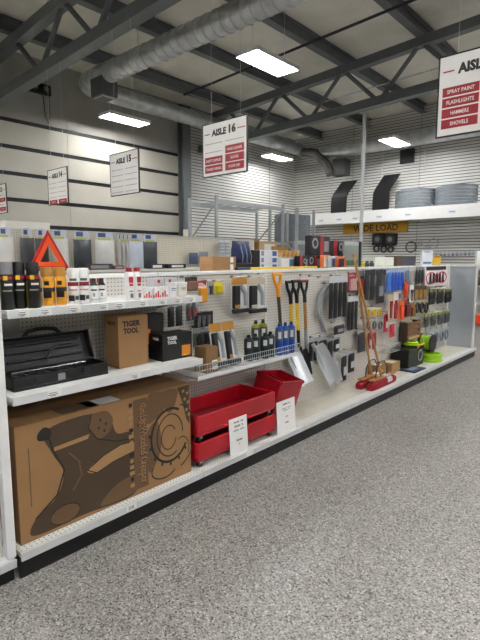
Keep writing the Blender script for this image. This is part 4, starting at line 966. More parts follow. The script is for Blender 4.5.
# ================================================================== BROOMS AND DECK STOCK
def broom(label, y0, y1, x, head_px, top_px, topX):
    t = thing('push_broom', label, 'broom', (x, (y0+y1)/2, ZD), 'red push brooms')
    bm = B(); n = 14; ym = (y0+y1)/2; hw = .052
    prof = [(-hw*.8, 0), (hw*.8, 0), (hw, .035), (hw*.95, .075), (hw*.5, .092), (-hw*.5, .092), (-hw*.95, .075), (-hw, .035)]
    rings = []
    for i in range(n+1):
        s = i/n; k = min(1, .72+.28*math.sin(math.pi*min(1, max(0, s)))**.4); y = y0+(y1-y0)*s
        rings.append([bm.verts.new((x+a*k, y, ZD+z*k)) for a, z in prof])
    for p, q in zip(rings, rings[1:]):
        for j in range(8): bm.faces.new((p[j], p[(j+1) % 8], q[(j+1) % 8], q[j]))
    bm.faces.new(rings[0][::-1]); bm.faces.new(rings[-1]); obj('bristle_head', bm, mat('#a3152b', .8, bump=.6, scale=60), t, smooth=True)
    bm = B(); bx(bm, x-.035, x+.035, y0+.03, y1-.03, ZD+.0935, ZD+.108); obj('head_block', bm, WOOD, t, bev=.003)
    bm = B()
    patchy = ym+.1
    pr = [(hw*1.02, .036), (hw*.97, .0765), (hw*.53, .0945), (.036, .1085), (-.036, .1085)]
    vs = [(bm.verts.new((x+a, patchy-.06, ZD+z)), bm.verts.new((x+a, patchy+.06, ZD+z))) for a, z in pr]
    for p, q in zip(vs, vs[1:]): bm.faces.new((p[0], p[1], q[1], q[0]))
    obj('paper_sleeve', bm, mat('#c9c4cc', .5), t)
    a = Vector((x, ym-.02, ZD+.108)); b = onX(*top_px, topX)
    bm = B(); tube(bm, [a, b], .0135, 10); obj('handle', bm, WOOD, t, smooth=True)
    d = (b-a).normalized()
    for s in (-1, 1):
        bm = B(); tube(bm, [a+Vector((0, s*.14, .0)), a+Vector((0, s*.13, .10)), a+Vector((0, s*.06, .17)), a+d*.17+Vector((0, s*.014, 0))], .0055, 6); obj('brace', bm, mat('#44474a', .4, .5), t, smooth=True)
broom('red push broom with wooden handle, nearer the deck edge', 4.72, 5.32, -2.325, None, (353, 254), GB+.135)
broom('red push broom with wooden handle, nearer the pegboard', 4.70, 5.34, -2.445, None, (357.5, 281), GB+.135)
o = box('carton', 'small brown carton with white tape behind the red brooms, right', 'box', -2.62, -2.48, 5.62, 5.86, ZD, .275, mat('#9c7f58', .7), .002)
bm = B(); bx(bm, -2.61, -2.49, 5.66, 5.80, .2752, .2758); obj('tape', bm, mat('#d5cbb5', .4), o)
o = box('carton', 'small brown carton behind the broom handles, left', 'box', -2.66, -2.53, 5.33, 5.58, ZD, .28, mat('#93764f', .7), .002)
bm = B(); bx(bm, -2.65, -2.54, 5.38, 5.48, .2802, .2808); obj('tape', bm, mat('#d8d2c8', .4), o)
# black crate with netting
t = thing('black_crate', 'black open crate with green netting and yellow handle', 'crate', (-2.55, 6.2, ZD))
x0, x1, y0, y1, z0, z1 = -2.66, -2.42, 5.98, 6.48, ZD, .40
bm = B(); bx(bm, x0, x1, y0, y1, z0, z0+.012)
for a in ((x0, x0+.012, y0, y1), (x1-.012, x1, y0, y1), (x0+.012, x1-.012, y0, y0+.012), (x0+.012, x1-.012, y1-.012, y1)): bx(bm, *a, z0+.012, z1)
cr = obj('crate_body', bm, mat('#1d1f20', .5), t, bev=.004)
bm = B(); bx(bm, x0-.01, x1+.01, y0-.01, y1+.01, z1-.03, z1-.012); obj('rim', bm, mat('#26282a', .5), t, bev=.004)
for k in range(14):
    c = Vector((random.uniform(x0+.05, x1-.05), random.uniform(y0+.05, y1-.05), z1-.06)); R = random.uniform(.03, .05)
    bm = B(); tube(bm, [c+Vector((R*math.cos(q*math.pi/5), R*math.sin(q*math.pi/5), .02*math.sin(q*2+k))) for q in range(10)], .008, 5, closed=True); obj('net_loop', bm, mat(random.choice(['#5c6b30', '#3a3d34', '#8a8f78']), .5), t, smooth=True)
bm = B(); tube(bm, [(x1+.016, 6.22, z1-.0), (x1+.02, 6.24, z1+.03), (x1+.02, 6.42, z1+.03), (x1+.016, 6.44, z1)], .013, 8); obj('handle', bm, mat('#d8c01e', .4), t, smooth=True)
R = .07; bm = B(); tube(bm, [(x1+.004, 6.36+R*math.cos(q*math.pi/8), .28+R*math.sin(q*math.pi/8)) for q in range(16)], .007, 6, closed=True); obj('emblem_ring', bm, mat('#a8aaa8', .5), cr)
# lime green hose coils
LIME = mat('#a8d41e', .4, var=.08)
def coil(label, c, R, r, turns, ax):
    t = thing('hose_coil', label, 'hose', c if ax == 'z' else (c[0], c[1], c[2]-R-r), 'lime green hoses')
    for k in range(turns):
        off = (k-(turns-1)/2)*r*1.7; RR = R*(1-.04*((k*3) % 4))
        pts = []
        for q in range(28):
            a = q*2*math.pi/28
            if ax == 'z': pts.append((c[0]+RR*math.cos(a), c[1]+1.1*RR*math.sin(a), c[2]+r+k*r*1.7))
            else: pts.append((c[0]+off, c[1]+RR*math.cos(a), c[2]+RR*1.15*math.sin(a)))
        bm = B(); tube(bm, pts, r, 8, closed=True); obj('loop', bm, LIME, t, smooth=True)
    return t
coil('lime green hose coil lying flat on the deck', (-2.405, 6.74, ZD), .13, .016, 4, 'z')
t = coil('lime green hose wound upright on a black reel', (-2.50, 6.80, .385), .085, .016, 5, 'x')
for dx in (-.085, .085):
    bm = B(); tube(bm, [(-2.50+dx-.006, 6.80, .385), (-2.50+dx+.006, 6.80, .385)], .13, 20); obj('reel_flange', bm, mat('#2a2c2c', .5), t, smooth=True)
bm = B(); tube(bm, [(-2.58, 6.80, .385), (-2.42, 6.80, .385)], .06, 14); obj('reel_drum', bm, mat('#2a2c2c', .5), t, smooth=True)
bm = B(); bx(bm, -2.60, -2.42, 6.72, 6.88, ZD+.128, .275); obj('reel_stand', bm, mat('#303232', .5), t, bev=.01)
t = coil('lime green hose bundle resting on the black crate', (-2.55, 6.36, .4012), .09, .015, 2, 'z')
o = box('floor_mat', 'folded navy blue mat pack lying flat on the white deck', 'mat', -2.50, -2.27, 5.84, 6.20, ZD, ZD+.012, mat('#2b3a55', .5), .003)
bm = B(); bx(bm, -2.44, -2.34, 5.92, 6.12, ZD+.0122, ZD+.0128); obj('label_print', bm, mat('#8a97ad', .5), o)

# ================================================================== STOCK ON THE TOP SHELF (far side of the gondola)
ZT = 1.456
def top_box(name, label, cat, r, m, X=-2.86, depth=.16, bev=.002, group=None, z0=ZT):
    """front face fitted to a pixel rectangle on the plane X; stands on the top shelf unless z0 given"""
    xm = (r[0]+r[2])/2; a = onX(r[0], r[1], X).y; b = onX(r[2], r[1], X).y; zt = onX(xm, r[1], X).z
    bm = B(); bx(bm, X-depth, X, a, b, z0, zt); o = single(name, bm, m, label, cat, group, bev); return o, X, a, b, z0, zt
o, X, a, b, z0, zt = top_box('carton', 'brown carton with white label on the top shelf, bottom of two', 'box', (213, 263.5, 236, 271), CARD, group='brown cartons on the top shelf')
facepatch(o, X, b-.075, b-.035, z0+.01, zt-.008, PAPER)
o, X, a, b, z0, zt2 = top_box('carton', 'brown carton with white label on the top shelf, upper of two', 'box', (213, 256.5, 236, 263), CARD, group='brown cartons on the top shelf', z0=zt+.0005)
facepatch(o, X, b-.075, b-.035, z0+.008, zt2-.006, PAPER)
# navy soft bag
t = thing('soft_bag', 'navy soft bag with black base on the top shelf', 'bag', (-2.95, onX(243, 250, -2.9).y, ZT))
a, b = onX(236, 250, -2.9).y, onX(253, 250, -2.9).y; zt = onX(244, 241, -2.9).z
bm = B(); pillow(bm, -2.95, a, b, ZT+.04, zt, .14); obj('bag_body', bm, mat('#22335c', .6, bump=.4, scale=30), t, smooth=True)
bm = B(); bx(bm, -3.0, -2.90, a, b, ZT, ZT+.07); obj('bag_base', bm, mat('#1c1d22', .5), t, bev=.01)
for k in range(3):
    bm = B(); tube(bm, [(-2.875, a+(b-a)*(.25+.25*k), ZT+.07), (-2.868, a+(b-a)*(.25+.25*k), (ZT+zt)/2), (-2.90, a+(b-a)*(.25+.25*k), zt-.03)], .005, 6); obj('strap', bm, mat('#8a93a8', .6), t, smooth=True)
o, X, a, b, z0, zt = top_box('small_box', 'small plain black box between navy bag and white boxes', 'box', (253, 250, 260, 270), K, X=-2.92, depth=.1)
prev = ZT
for k, (y, l) in enumerate(((263.5, 'white box with blue print, bottom of stack'), (257, 'white box with blue print, middle of stack'), (250, 'white box with blue print, top of stack'))):
    o, X, a, b, z0, zt = top_box('small_box', l, 'box', (260, y, 278, 271), mat('#d9dbe0', .5), X=-2.92, depth=.14, z0=prev, group='white and blue boxes'); prev = zt+.0005
    facepatch(o, X, a+.02, a+.06, z0+.012, zt-.008, mat('#8c93a3', .5)); facepatch(o, X, b-.09, b-.02, z0+.01, zt-.010, mat('#4a66a8', .5))
# yellow tube lying along the top rail
a, b = onX(238, 268, -2.76).y, onX(318, 267, -2.76).y; k_ = onX(251, 268, -2.76).y
t = thing('yellow_pole', 'long yellow pole with black grip lying along the top shelf', 'pole', (-2.78, (a+b)/2, ZT))
bm = B(); tube(bm, [(-2.78, k_, ZT+.016), (-2.78, b, ZT+.016)], .016, 12); obj('pole', bm, mat('#e0c01c', .4), t, smooth=True)
bm = B(); tube(bm, [(-2.78, a, ZT+.017), (-2.78, k_, ZT+.017)], .0175, 12); obj('grip', bm, K, t, smooth=True)
bm = B(); tube(bm, [(-2.78, b, ZT+.016), (-2.78, b+.015, ZT+.016)], .0165, 12); obj('end_cap', bm, K, t, smooth=True)
# display tray with card dividers
t = thing('display_bin', 'white and red display bin holding upright kraft dividers', 'display bin', (-2.97, onX(290, 262, -2.9).y, ZT))
a, b = onX(281.5, 262, -2.88).y, onX(303, 262, -2.88).y; zt = onX(290, 257, -2.88).z
bm = B(); bx(bm, -3.08, -2.88, a, b, ZT, zt); bb = obj('bin_body', bm, mat('#dfe1e4', .5), t, bev=.003)
facepatch(bb, -2.88, a, b, zt-.012, zt-.004, mat('#b83038', .5)); facepatch(bb, -2.88, a+.35*(b-a), a+.7*(b-a), ZT+.01, zt-.02, mat('#5c87a8', .5))
zc = onX(290, 248, -2.95).z
for k in range(9):
    y = a+.03+(b-a-.06)*k/9; M = Matrix.Translation((0, y, zt)) @ Matrix.Rotation(math.radians(-28), 4, 'X')
    bm = B(); bx(bm, -3.06, -2.90, 0, .005, 0, .055+.01*(k % 3), M); obj('divider', bm, mat('#b0874c' if k % 2 else '#c9a468', .7), t)
M = Matrix.Translation((0, a+.45*(b-a), zt)) @ Matrix.Rotation(math.radians(-35), 4, 'X')
bm = B(); bx(bm, -3.08, -3.07, a+.25*(b-a), b, zt, zt+.11); obj('back_flap', bm, mat('#a27c46', .7), t)
# black and red lamp boxes
def lampbox(label, r, X, z0, redside=True, group='black and red boxed lamps'):
    o, X, a, b, z0, zt = top_box('lamp_box', label, 'box', r, mat('#232125', .45), X=X, depth=.07, z0=z0, group=group)
    w, h = b-a, zt-z0
    facepatch(o, X, a+w*.50, a+w*.66, z0, zt, mat('#a5202e', .45)) if redside else facepatch(o, X, a, a+w*.3, z0, zt, mat('#a5202e', .45))
    c = Vector((X, a+w*(.24 if redside else .62), z0+h*.62)); R = min(w*.18, h*.28)
    bm = B(); tube(bm, [c, c+Vector((.001, 0, 0))], R, 20); obj('picture_disc', bm, mat('#9c9ea2', .4), o)
    c = Vector((X+.001, c.y, c.z)); bm = B(); tube(bm, [c, c+Vector((.001, 0, 0))], R*.6, 18); obj('picture_disc', bm, mat('#3a3a40', .4), o)
    bm = B(); bx(bm, X, X+.0008, a+w*.7, b-w*.06, z0+h*.2, z0+h*.75); obj('picture_panel', bm, mat('#8f9096', .4), o)
    return zt
za = lampbox('small black and red box standing before the kraft dividers', (300, 256, 308, 270), -2.805, ZT, False)
za = lampbox('black box with red edge below the tall lamp box', (308.5, 255.5, 321, 270), -2.90, ZT, True)
lampbox('tall black box with round lamp picture and red stripe', (310.5, 236, 330, 256), -2.90, za+.0006, True)
zb_ = lampbox('black box hidden behind the orange bags', (333, 256, 346, 270), -2.98, ZT, True)
lampbox('red-edged black box behind the clear bag', (334, 241, 345.5, 256), -2.98, zb_+.0006, False)
# orange / grey bags
for k, (r, c, l) in enumerate((((320, 255, 330, 270), '#e07a30', 'orange and white bag on the top shelf beside the lamp boxes'), ((328, 256, 338, 270), '#b9bfc6', 'pale grey bag between two orange bags'), ((335, 256.5, 346, 270), '#c8602c', 'orange and black bag leaning by the clear bag'))):
    X = -2.845+.035*k; a, b = onX(r[0], 262, X).y, onX(r[2], 262, X).y; zt = onX(r[0], r[1], X).z
    bm = B(); pillow(bm, X, a, b, ZT, zt, .03); t = single('product_bag', bm, mat(c, .45, bump=.4, scale=30), l, 'bag', smooth=True)
    bm = B(); bx(bm, X+.0158, X+.0163, a+.25*(b-a), b-.3*(b-a), ZT+.02, zt-.025); obj('label_print', bm, mat(['#e9dccb', '#6d86a0', '#2c2826'][k], .5), t)
t = thing('framed_pack', 'clear bag with green print and black edge, on top shelf', 'pack', (-2.84, onX(350, 260, -2.8).y, ZT))
a, b = onX(344, 250, -2.84).y, onX(359, 250, -2.84).y; zt = onX(350, 241, -2.84).z
bm = B(); bx(bm, -2.855, -2.84, a, b, ZT, zt); p_ = obj('pack_body', bm, mat('#8f958f', .3), t, bev=.003)
facepatch(p_, -2.84, a+.03, b-.03, ZT+.03, ZT+.09, mat('#4d6b45', .5)); facepatch(p_, -2.84, a+.02, b-.02, zt-.05, zt-.01, mat('#b4b9bb', .4))
bm = B(); bx(bm, -2.86, -2.83, b, b+.045, ZT, zt); obj('edge_channel', bm, K, t, bev=.003)
o, X, a, b, z0, zt = top_box('paper_box', 'pale cream box on top shelf right of the clear bag', 'box', (375, 257, 394, 270), mat('#dfdfd6', .5), X=-2.84, depth=.18)
facepatch(o, X, a, b, z0+.004, z0+.016, mat('#9db5a2', .5))
o, X, a, b, z0, zt = top_box('photo_box', 'dark brown box with photo print on the top shelf', 'box', (397, 256, 416, 270), mat('#5c452f', .5), X=-2.84, depth=.18)
facepatch(o, X, a+.3*(b-a), b-.08*(b-a), z0+.02, zt-.01, mat('#39405a', .4))
o, X, a, b, z0, zt = top_box('white_card', 'white card with blue tool print standing on the top shelf', 'card', (422.5, 250.5, 433, 270), mat('#dfe3e8', .5), X=-2.82, depth=.03)
facepatch(o, X, a+.1*(b-a), b-.1*(b-a), z0+.03, z0+.06, mat('#44619c', .5)); facepatch(o, X, a+.15*(b-a), b-.3*(b-a), zt-.03, zt-.015, mat('#8d929a', .5))
o, X, a, b, z0, zt = top_box('yellow_card', 'small yellow card on the top shelf beside the white card', 'card', (433.5, 255.5, 441, 270), mat('#e0b82a', .5), X=-2.82, depth=.03)
facepatch(o, X, a+.1*(b-a), b-.1*(b-a), zt-.03, zt-.012, mat('#7d3d22', .5))
for k, (x, c, l) in enumerate(((362, '#c9bd3a', 'small yellow-capped pot on the top shelf'), (367, '#4a4b4d', 'small dark fitting on the top shelf'), (371.5, '#5c5e60', 'small grey fitting beside the cream box'))):
    p = onX(x, 266, -2.85); bm = B(); lathe(bm, [(.03, 0), (.034, .01), (.034, .05), (.02, .065), (.02, .08)], (p.x, p.y, ZT), 14); single('fitting', bm, mat(c, .4), l, 'fitting', smooth=True)

# ================================================================== NEXT GONDOLA (behind)
BGX = -5.3
bg = thing('gondola_shelving', 'beige pegboard gondola in the next aisle, hung with bagged goods', 'shelving', (BGX, 4.0, 0))
ys = [0.2, 1.42, 2.64, 3.86, 5.08, 6.3]
for a, b in zip(ys, ys[1:]):
    bm = B(); bx(bm, BGX-.01, BGX, a+.012, b-.012, .14, 1.86); obj('back_panel', bm, PEGB, bg)
    bm = B(); bx(bm, BGX-.03, BGX+.012, a, b, 1.86, 1.885); obj('top_rail', bm, mat('#c2c0b8', .5), bg)
    bm = B(); bx(bm, BGX, BGX+.45, a, b, .115, .145); obj('base_deck', bm, OFFW, bg)
    bm = B(); bx(bm, BGX+.42, BGX+.435, a, b, 0, .115); obj('kick_plate', bm, K, bg)
for y in ys:
    bm = B(); bx(bm, BGX-.05, BGX+.005, y-.012, y+.012, 0, 1.88); obj('upright', bm, OFFW, bg)
bm = B(); bx(bm, BGX+.005, BGX+.42, 2.1, 4.9, 1.41, 1.435); obj('shelf', bm, OFFW, bg)
bgo = go
def bg_hook(y, z):
    bm = B(); tube(bm, [(BGX, y, z), (BGX+.2, y, z)], .003, 5); obj('peg_hook', bm, CHROME, bg)
def apparel(label, x0, x1, y0, y1, body, off=.16):
    X = BGX+off; xm = (x0+x1)/2; a, b = onX(x0, 240, X).y, onX(x1, 240, X).y; zt, zb = onX(xm, y0, X).z, onX(xm, y1, X).z; zb = min(zb, 1.40)
    t = thing('bagged_garment', label, 'bagged garment', (X, (a+b)/2, zb), 'bagged garments on the next gondola'); H = zt-zb
    zb = 1.465
    bm = B(); pillow(bm, X, a, b, zb-.02, zt-.09, .06); obj('bag_body', bm, mat(body, .35, bump=.5, scale=18), t, smooth=True)
    bm = B(); bx(bm, X-.001, X+.002, a+.02, b-.02, zt-.10, zt); h_ = obj('header_card', bm, mat('#c5cad6', .5), t)
    bm = B(); bx(bm, X+.0021, X+.0026, a+.04, a+.55*(b-a), zt-.06, zt-.01); obj('header_print', bm, mat('#4c5a86', .5), h_)
    bm = B(); bx(bm, X+.0021, X+.0026, a+.03, b-.05, zt-.095, zt-.07); obj('header_print', bm, mat('#b9bd6a', .5), h_)
    bg_hook((a+b)/2, zt+.0035)
WB, DB = '#d3d3d0', '#474b50'
for x0, x1, c, l in ((-3, 13, WB, 'white bagged garment at the left edge'), (20, 34, DB, 'dark bagged garment left of the warning triangle'), (35, 48, DB, 'dark bagged garment behind the warning triangle'), (51, 68, WB, 'white bagged garment right of the warning triangle'), (73, 91, DB, 'dark bagged garment between two white ones'), (95, 114, WB, 'white bagged garment beyond the dark one'), (129, 143, '#c3cad6', 'pale blue striped bagged garment'), (143, 157, DB, 'dark bagged garment at the right end of row')):
    apparel(l, x0, x1, 228+x0*.045, 272, c)
for k, x in enumerate((117, 121, 125)):
    apparel(['grey folded bag, first of three edge-on', 'grey folded bag, middle of three edge-on', 'grey folded bag, last of three edge-on'][k], x, x+3.4, 234, 272, '#b5b4b0')
# warning triangle and long boxes on the next gondola's shelf
def triangle():
    X = BGX+.37; zb = 1.436; A, Bp, T = onX(28, 268, X), onX(69, 268, X), onX(47, 230, X)
    t = thing('warning_triangle', 'orange and red reflective warning triangle standing on a shelf', 'triangle', (X, (A.y+Bp.y)/2, zb))
    def tri(s0, s1, th, m, nm, dx):
        c = Vector((X, (A.y+Bp.y)/2, (2*A.z+T.z)/3)); P3 = [Vector((X, A.y, zb+.02)), Vector((X, Bp.y, zb+.02)), Vector((X, T.y, T.z))]
        c = (P3[0]+P3[1]+P3[2])/3
        bm = B(); n = 3; o1 = [c+(p-c)*s0 for p in P3]; i1 = [c+(p-c)*s1 for p in P3]
        ex = Vector((th, 0, 0)); dd = Vector((dx, 0, 0))
        V = [[bm.verts.new(p+dd+e) for p in L] for L in (o1, i1) for e in (Vector(), ex)]
        for k in range(3):
            j = (k+1) % 3
            bm.faces.new((V[1][k], V[1][j], V[3][j], V[3][k])); bm.faces.new((V[0][k], V[2][k], V[2][j], V[0][j]))
            bm.faces.new((V[0][k], V[0][j], V[1][j], V[1][k])); bm.faces.new((V[2][k], V[3][k], V[3][j], V[2][j]))
        obj(nm, bm, m, t)
    tri(1.0, .72, .012, mat('#b5231c', .35), 'red_reflector', 0)
    tri(.80, .45, .008, mat('#f0601c', .35), 'orange_band', .0125)
    bm = B(); bx(bm, X-.10, X+.04, A.y+.05, Bp.y-.05, zb, zb+.018); obj('base_foot', bm, K, t)
triangle()
def longbox(label, r, m, pr):
    X = BGX+.36; a, b = onX(r[0], 266, X).y, onX(r[2], 266, X).y; zt = onX(r[0], r[1], X).z
    o = box('long_box', label, 'box', X-.12, X, a, b, 1.4365, zt, m, .002, group='long boxes on the next gondola'); facepatch(o, X, a+.2*(b-a), b-.15*(b-a), 1.45, zt-.015, pr)
longbox('long dark box with pale lettering between the hung garments', (85, 264, 113, 270), mat('#3d3538', .5), mat('#8a8588', .5))
longbox('small maroon and grey box right of the long dark box', (114, 265.5, 124, 270), mat('#6d3f49', .5), mat('#b9a5aa', .5))
longbox('white topped black box before the bare pegboard', (150, 264, 164, 270), mat('#2a2a2d', .5), mat('#dcdcda', .5))
longbox('black box at the end of the row before bare pegboard', (168, 264, 186, 270), mat('#1e1e22', .5), mat('#d6d6d6', .5))
for k, (x, y, c, l) in enumerate(((189, 253, '#4f5c78', 'small blue-grey pouch hung on the bare pegboard'), (199, 252, '#7c7f86', 'small grey pouch hung on the bare pegboard'))):
    X = BGX+.1; a, b = onX(x, y, X).y, onX(x+9, y, X).y; zt, zb = onX(x, y, X).z, onX(x, y+11, X).z
    bm = B(); pillow(bm, X, a, b, zb, zt, .04); single('hanging_pouch', bm, mat(c, .5), l, 'pouch', smooth=True); bg_hook((a+b)/2, zt+.0035)
for k, (x, l) in enumerate(((219, 'clear blister strip hung left on the far pegboard end'), (224.5, 'clear blister strip hung right on the far pegboard end'))):
    X = BGX+.1; a, b = onX(x, 245, X).y, onX(x+5, 245, X).y; zt, zb = onX(x, 240, X).z, onX(x, 256, X).z
    t = thing('blister_strip', l, 'blister strip', (X, (a+b)/2, zb), 'clear blister strips')
    bm = B(); bx(bm, X-.001, X+.001, a, b, zb, zt); obj('backing_card', bm, mat('#cfd3d6', .4), t)
    for q in range(4):
        z = zb+(zt-zb)*(.12+.2*q); bm = B(); bx(bm, X+.001, X+.02, a+.01, b-.01, z, z+(zt-zb)*.12); obj('blister', bm, mat('#a9afb5', .3), t)
    bg_hook((a+b)/2, zt+.0035)
bm = B(); bx(bm, BGX-.2, BGX-.06, 2.25, 2.75, 1.8805, 1.97); single('carton', bm, OFFW, 'off-white carton on top of the next gondola at left', 'box', bev=.003)

# ================================================================== FAR RACKS
def rack(label, x0, x1, y0, y1, h, levels, group='grey pallet racks'):
    t = thing('pallet_rack', label, 'rack', ((x0+x1)/2, (y0+y1)/2, 0), group); gm = mat('#a6a9ab', .45, .3)
    for y in (y0, y1):
        for x in (x0, x1):
            bm = B(); bx(bm, x-.032, x+.032, y-.03, y+.03, 0, h); obj('post', bm, gm, t)
        zz = .3; k = 0
        while zz < h-.9:
            a, b = (x0, x1) if k % 2 == 0 else (x1, x0)
            bm = B(); tube(bm, [(a, y, zz), (b, y, zz+.85)], .018, 6); obj('brace', bm, gm, t); zz += .85; k += 1
    for z in levels:
        for x in (x0, x1):
            bm = B(); bx(bm, x-.025, x+.025, y0, y1, z-.10, z); obj('beam', bm, gm, t)
        n = max(3, int((y1-y0)/.35))
        for k in range(1, n):
            y = y0+(y1-y0)*k/n; bm = B(); bx(bm, x0, x1, y-.02, y+.02, z-.045, z-.01); obj('cross_bar', bm, gm, t)
rack('grey steel pallet rack behind the signs, taller one by the slatted side wall', -8.75, -7.85, 8.02, 10.55, 3.0, (1.5, 2.92))
rack('grey steel pallet rack with low beam, standing nearer the back corner', -8.4, -7.5, 10.7, 11.5, 2.9, (2.05,))
o = box('carton', 'brown carton with diamond mark on the pallet rack, left', 'box', -8.6, -7.92, 8.75, 9.45, 1.501, 1.98, mat('#a38868', .7), .004)
bm = B(); quad(bm, (-7.919, 8.98, 1.76), FACE_X @ Matrix.Rotation(math.pi/4, 3, 'Z'), .1, .1); obj('diamond_mark', bm, INK, o)
box('carton', 'flat brown carton on the pallet rack top tier beside the diamond carton', 'box', -8.4, -7.9, 8.85, 9.6, 1.9805, 2.06, mat('#8f6f48', .7), .004)
o = box('carton', 'brown carton wrapped in clear film on the pallet rack, right', 'box', -8.6, -7.92, 9.65, 10.4, 1.501, 2.02, mat('#b59a72', .7), .004)
bm = B(); bx(bm, -7.92, -7.915, 9.85, 10.3, 1.6, 1.95); obj('film_patch', bm, mat('#d5d3cc', .25), o)
# grey fender sheets standing in the corner rack
FEND = mat('#83898f', .45, .3, var=.3, scale=30)
def fender_stack(label, x0, x1, y, z0, h, depth=.35, n=3):
    t = thing('fender_stack', label, 'fender stack', ((x0+x1)/2, y, z0), 'grey patterned fender stacks')
    for k in range(n):
        grid = []
        for i in range(7):
            zz = z0+h*i/6; row = []
            for j in range(11):
                s = j/10; row.append((x0+(x1-x0)*s, y-.0-.06*k-depth*math.sin(math.pi*s)*.6, zz+.0+(.05*math.sin(math.pi*s*1.5) if i == 6 else 0)))
            grid.append(row)
        bm = B(); sheet(bm, grid, .03, (0, -1, 0)); obj('fender', bm, FEND, t, smooth=True)
fender_stack('grey patterned fender stack standing in the corner by the pallet rack', -9.9, -8.6, 13.0, 1.55, 1.42)
box('platform', 'white platform carrying the corner fender stack', 'platform', -10.0, -8.5, 12.4, 13.1, 0, 1.549, OFFW, .01)

# ================================================================== BACK WALL DISPLAY
SY = WY-.75
sh = thing('wall_shelf', 'long white wall shelf with small labels across the back wall', 'shelf', (-3, SY, 2.9))
sz0, sz1 = onY(390, 221, SY).z, onY(390, 209, SY).z
bm = B(); bx(bm, -10.9, 6, SY, SY+.02, sz0, sz1); obj('fascia', bm, WHITE, sh)
bm = B(); bx(bm, -10.9, 6, SY+.02, WY-.03, sz1-.05, sz1-.02); obj('shelf_board', bm, WHITE, sh)
for k in range(7):
    bm = B(); bx(bm, -10.8+k*2.2, -10.75+k*2.2, SY+.02, WY-.03, sz0, sz1-.05); obj('bracket', bm, WHITE, sh)
for x in (321, 339, 355, 379, 408, 452):
    p = onY(x, 216-(x-390)*.07, SY); bm = B(); bx(bm, p.x-.11, p.x+.11, SY-.002, SY, p.z-.05, p.z+.05); o2 = obj('shelf_label', bm, mat('#dfe3ea', .5), sh)
    bm = B(); bx(bm, p.x-.08, p.x+.08, SY-.003, SY-.002, p.z-.012, p.z+.012); obj('print_line', bm, mat('#8f98a8', .5), o2)
zS = sz1-.019
def black_fender(label, pxs, y0=SY+.12):
    """bent ribbed black panel: lower leg upright, upper leg leaning back"""
    xa = onY(pxs[0], 195, y0).x; xb = onY(pxs[1], 195, y0).x; zt = onY((pxs[0]+pxs[1])/2, pxs[2], y0).z
    t = thing('ribbed_panel', label, 'fender', ((xa+xb)/2, y0, zS), 'bent black ribbed panels'); H = zt-zS; n = 7; W = xb-xa
    for k in range(n):
        a = xa+W*k/n; b = xa+W*(k+.82)/n; pts = [(0, zS), (0, zS+H*.52), (.33, zS+H)]
        grid = []
        for dx, z in ((0, zS), (0, zS+H*.25), (.02, zS+H*.5), (.09, zS+H*.62), (.42, zS+H)):
            grid.append([(a+dx*W*1.1, y0+dx*.6, z), (b+dx*W*1.1, y0+dx*.6, z)])
        bm = B(); sheet(bm, grid, .03, (0, -1, 0)); obj('rib', bm, mat('#1e1f22', .5), t)
    grid = []
    for dx, z in ((0, zS), (.02, zS+H*.5), (.09, zS+H*.62), (.42, zS+H)):
        grid.append([(xa+dx*W*1.1, y0+.004+dx*.6, z), (xb+dx*W*1.1, y0+.004+dx*.6, z)])
    bm = B(); sheet(bm, grid, .006, (0, 1, 0)); obj('panel', bm, mat('#26272a', .5), t)
black_fender('bent black ribbed panel on the wall shelf, shorter one at left', (331.5, 346.5, 181))
black_fender('bent black ribbed panel on the wall shelf, taller one at right', (373, 389, 174.5))
def wall_stack(label, x0p, x1p, ytop):
    y = SY+.42; xa, xb = onY(x0p, 200, y).x, onY(x1p, 200, y).x; zt = onY((x0p+x1p)/2, ytop, y).z
    fs = thing('fender_stack', label, 'fender stack', ((xa+xb)/2, y, zS), 'grey patterned fender stacks')
    n = 6
    for k in range(n):
        za, zb2 = zS+(zt-zS)*k/n, zS+(zt-zS)*(k+.9)/n
        grid = []
        for i in range(2):
            row = []
            for j in range(13):
                s = j/12; row.append((xa+(xb-xa)*s+.01*(k % 2), y-.34*math.sin(math.pi*s)**.6, (za if i == 0 else zb2)+.03*math.sin(math.pi*s)))
            grid.append(row)
        bm = B(); sheet(bm, grid, .05, (0, 1, 0)); obj('fender', bm, FEND, fs, smooth=True)
wall_stack('grey patterned fender stack on wall shelf beside the tall black panel', 395, 434, 190)
wall_stack('grey patterned fender stack on wall shelf nearest the right edge', 434.5, 477, 186)
# WIDE LOAD banner
p = onY(344, 226, WY-.04); q = onY(408, 231, WY-.04)
zc = onY(376, 228, WY-.04).z; hh = onY(376, 222.8, WY-.04).z-onY(376, 233.4, WY-.04).z
t = thing('banner_sign', 'yellow wide load banner sign on the back wall', 'sign', ((p.x+q.x)/2, WY-.04, zc-hh/2))
bm = B(); bx(bm, p.x, q.x, WY-.092, WY-.033, zc-hh/2, zc+hh/2); obj('panel', bm, mat('#c79a1c', .5), t)
text('lettering', 'WIDE', hh*.62, (q.x-p.x)*.32, (p.x+(q.x-p.x)*.33, WY-.094, zc), FACE_NY, INK, t, .02)
text('lettering', 'LOAD', hh*.62, (q.x-p.x)*.33, (p.x+(q.x-p.x)*.70, WY-.094, zc), FACE_NY, INK, t, .02)
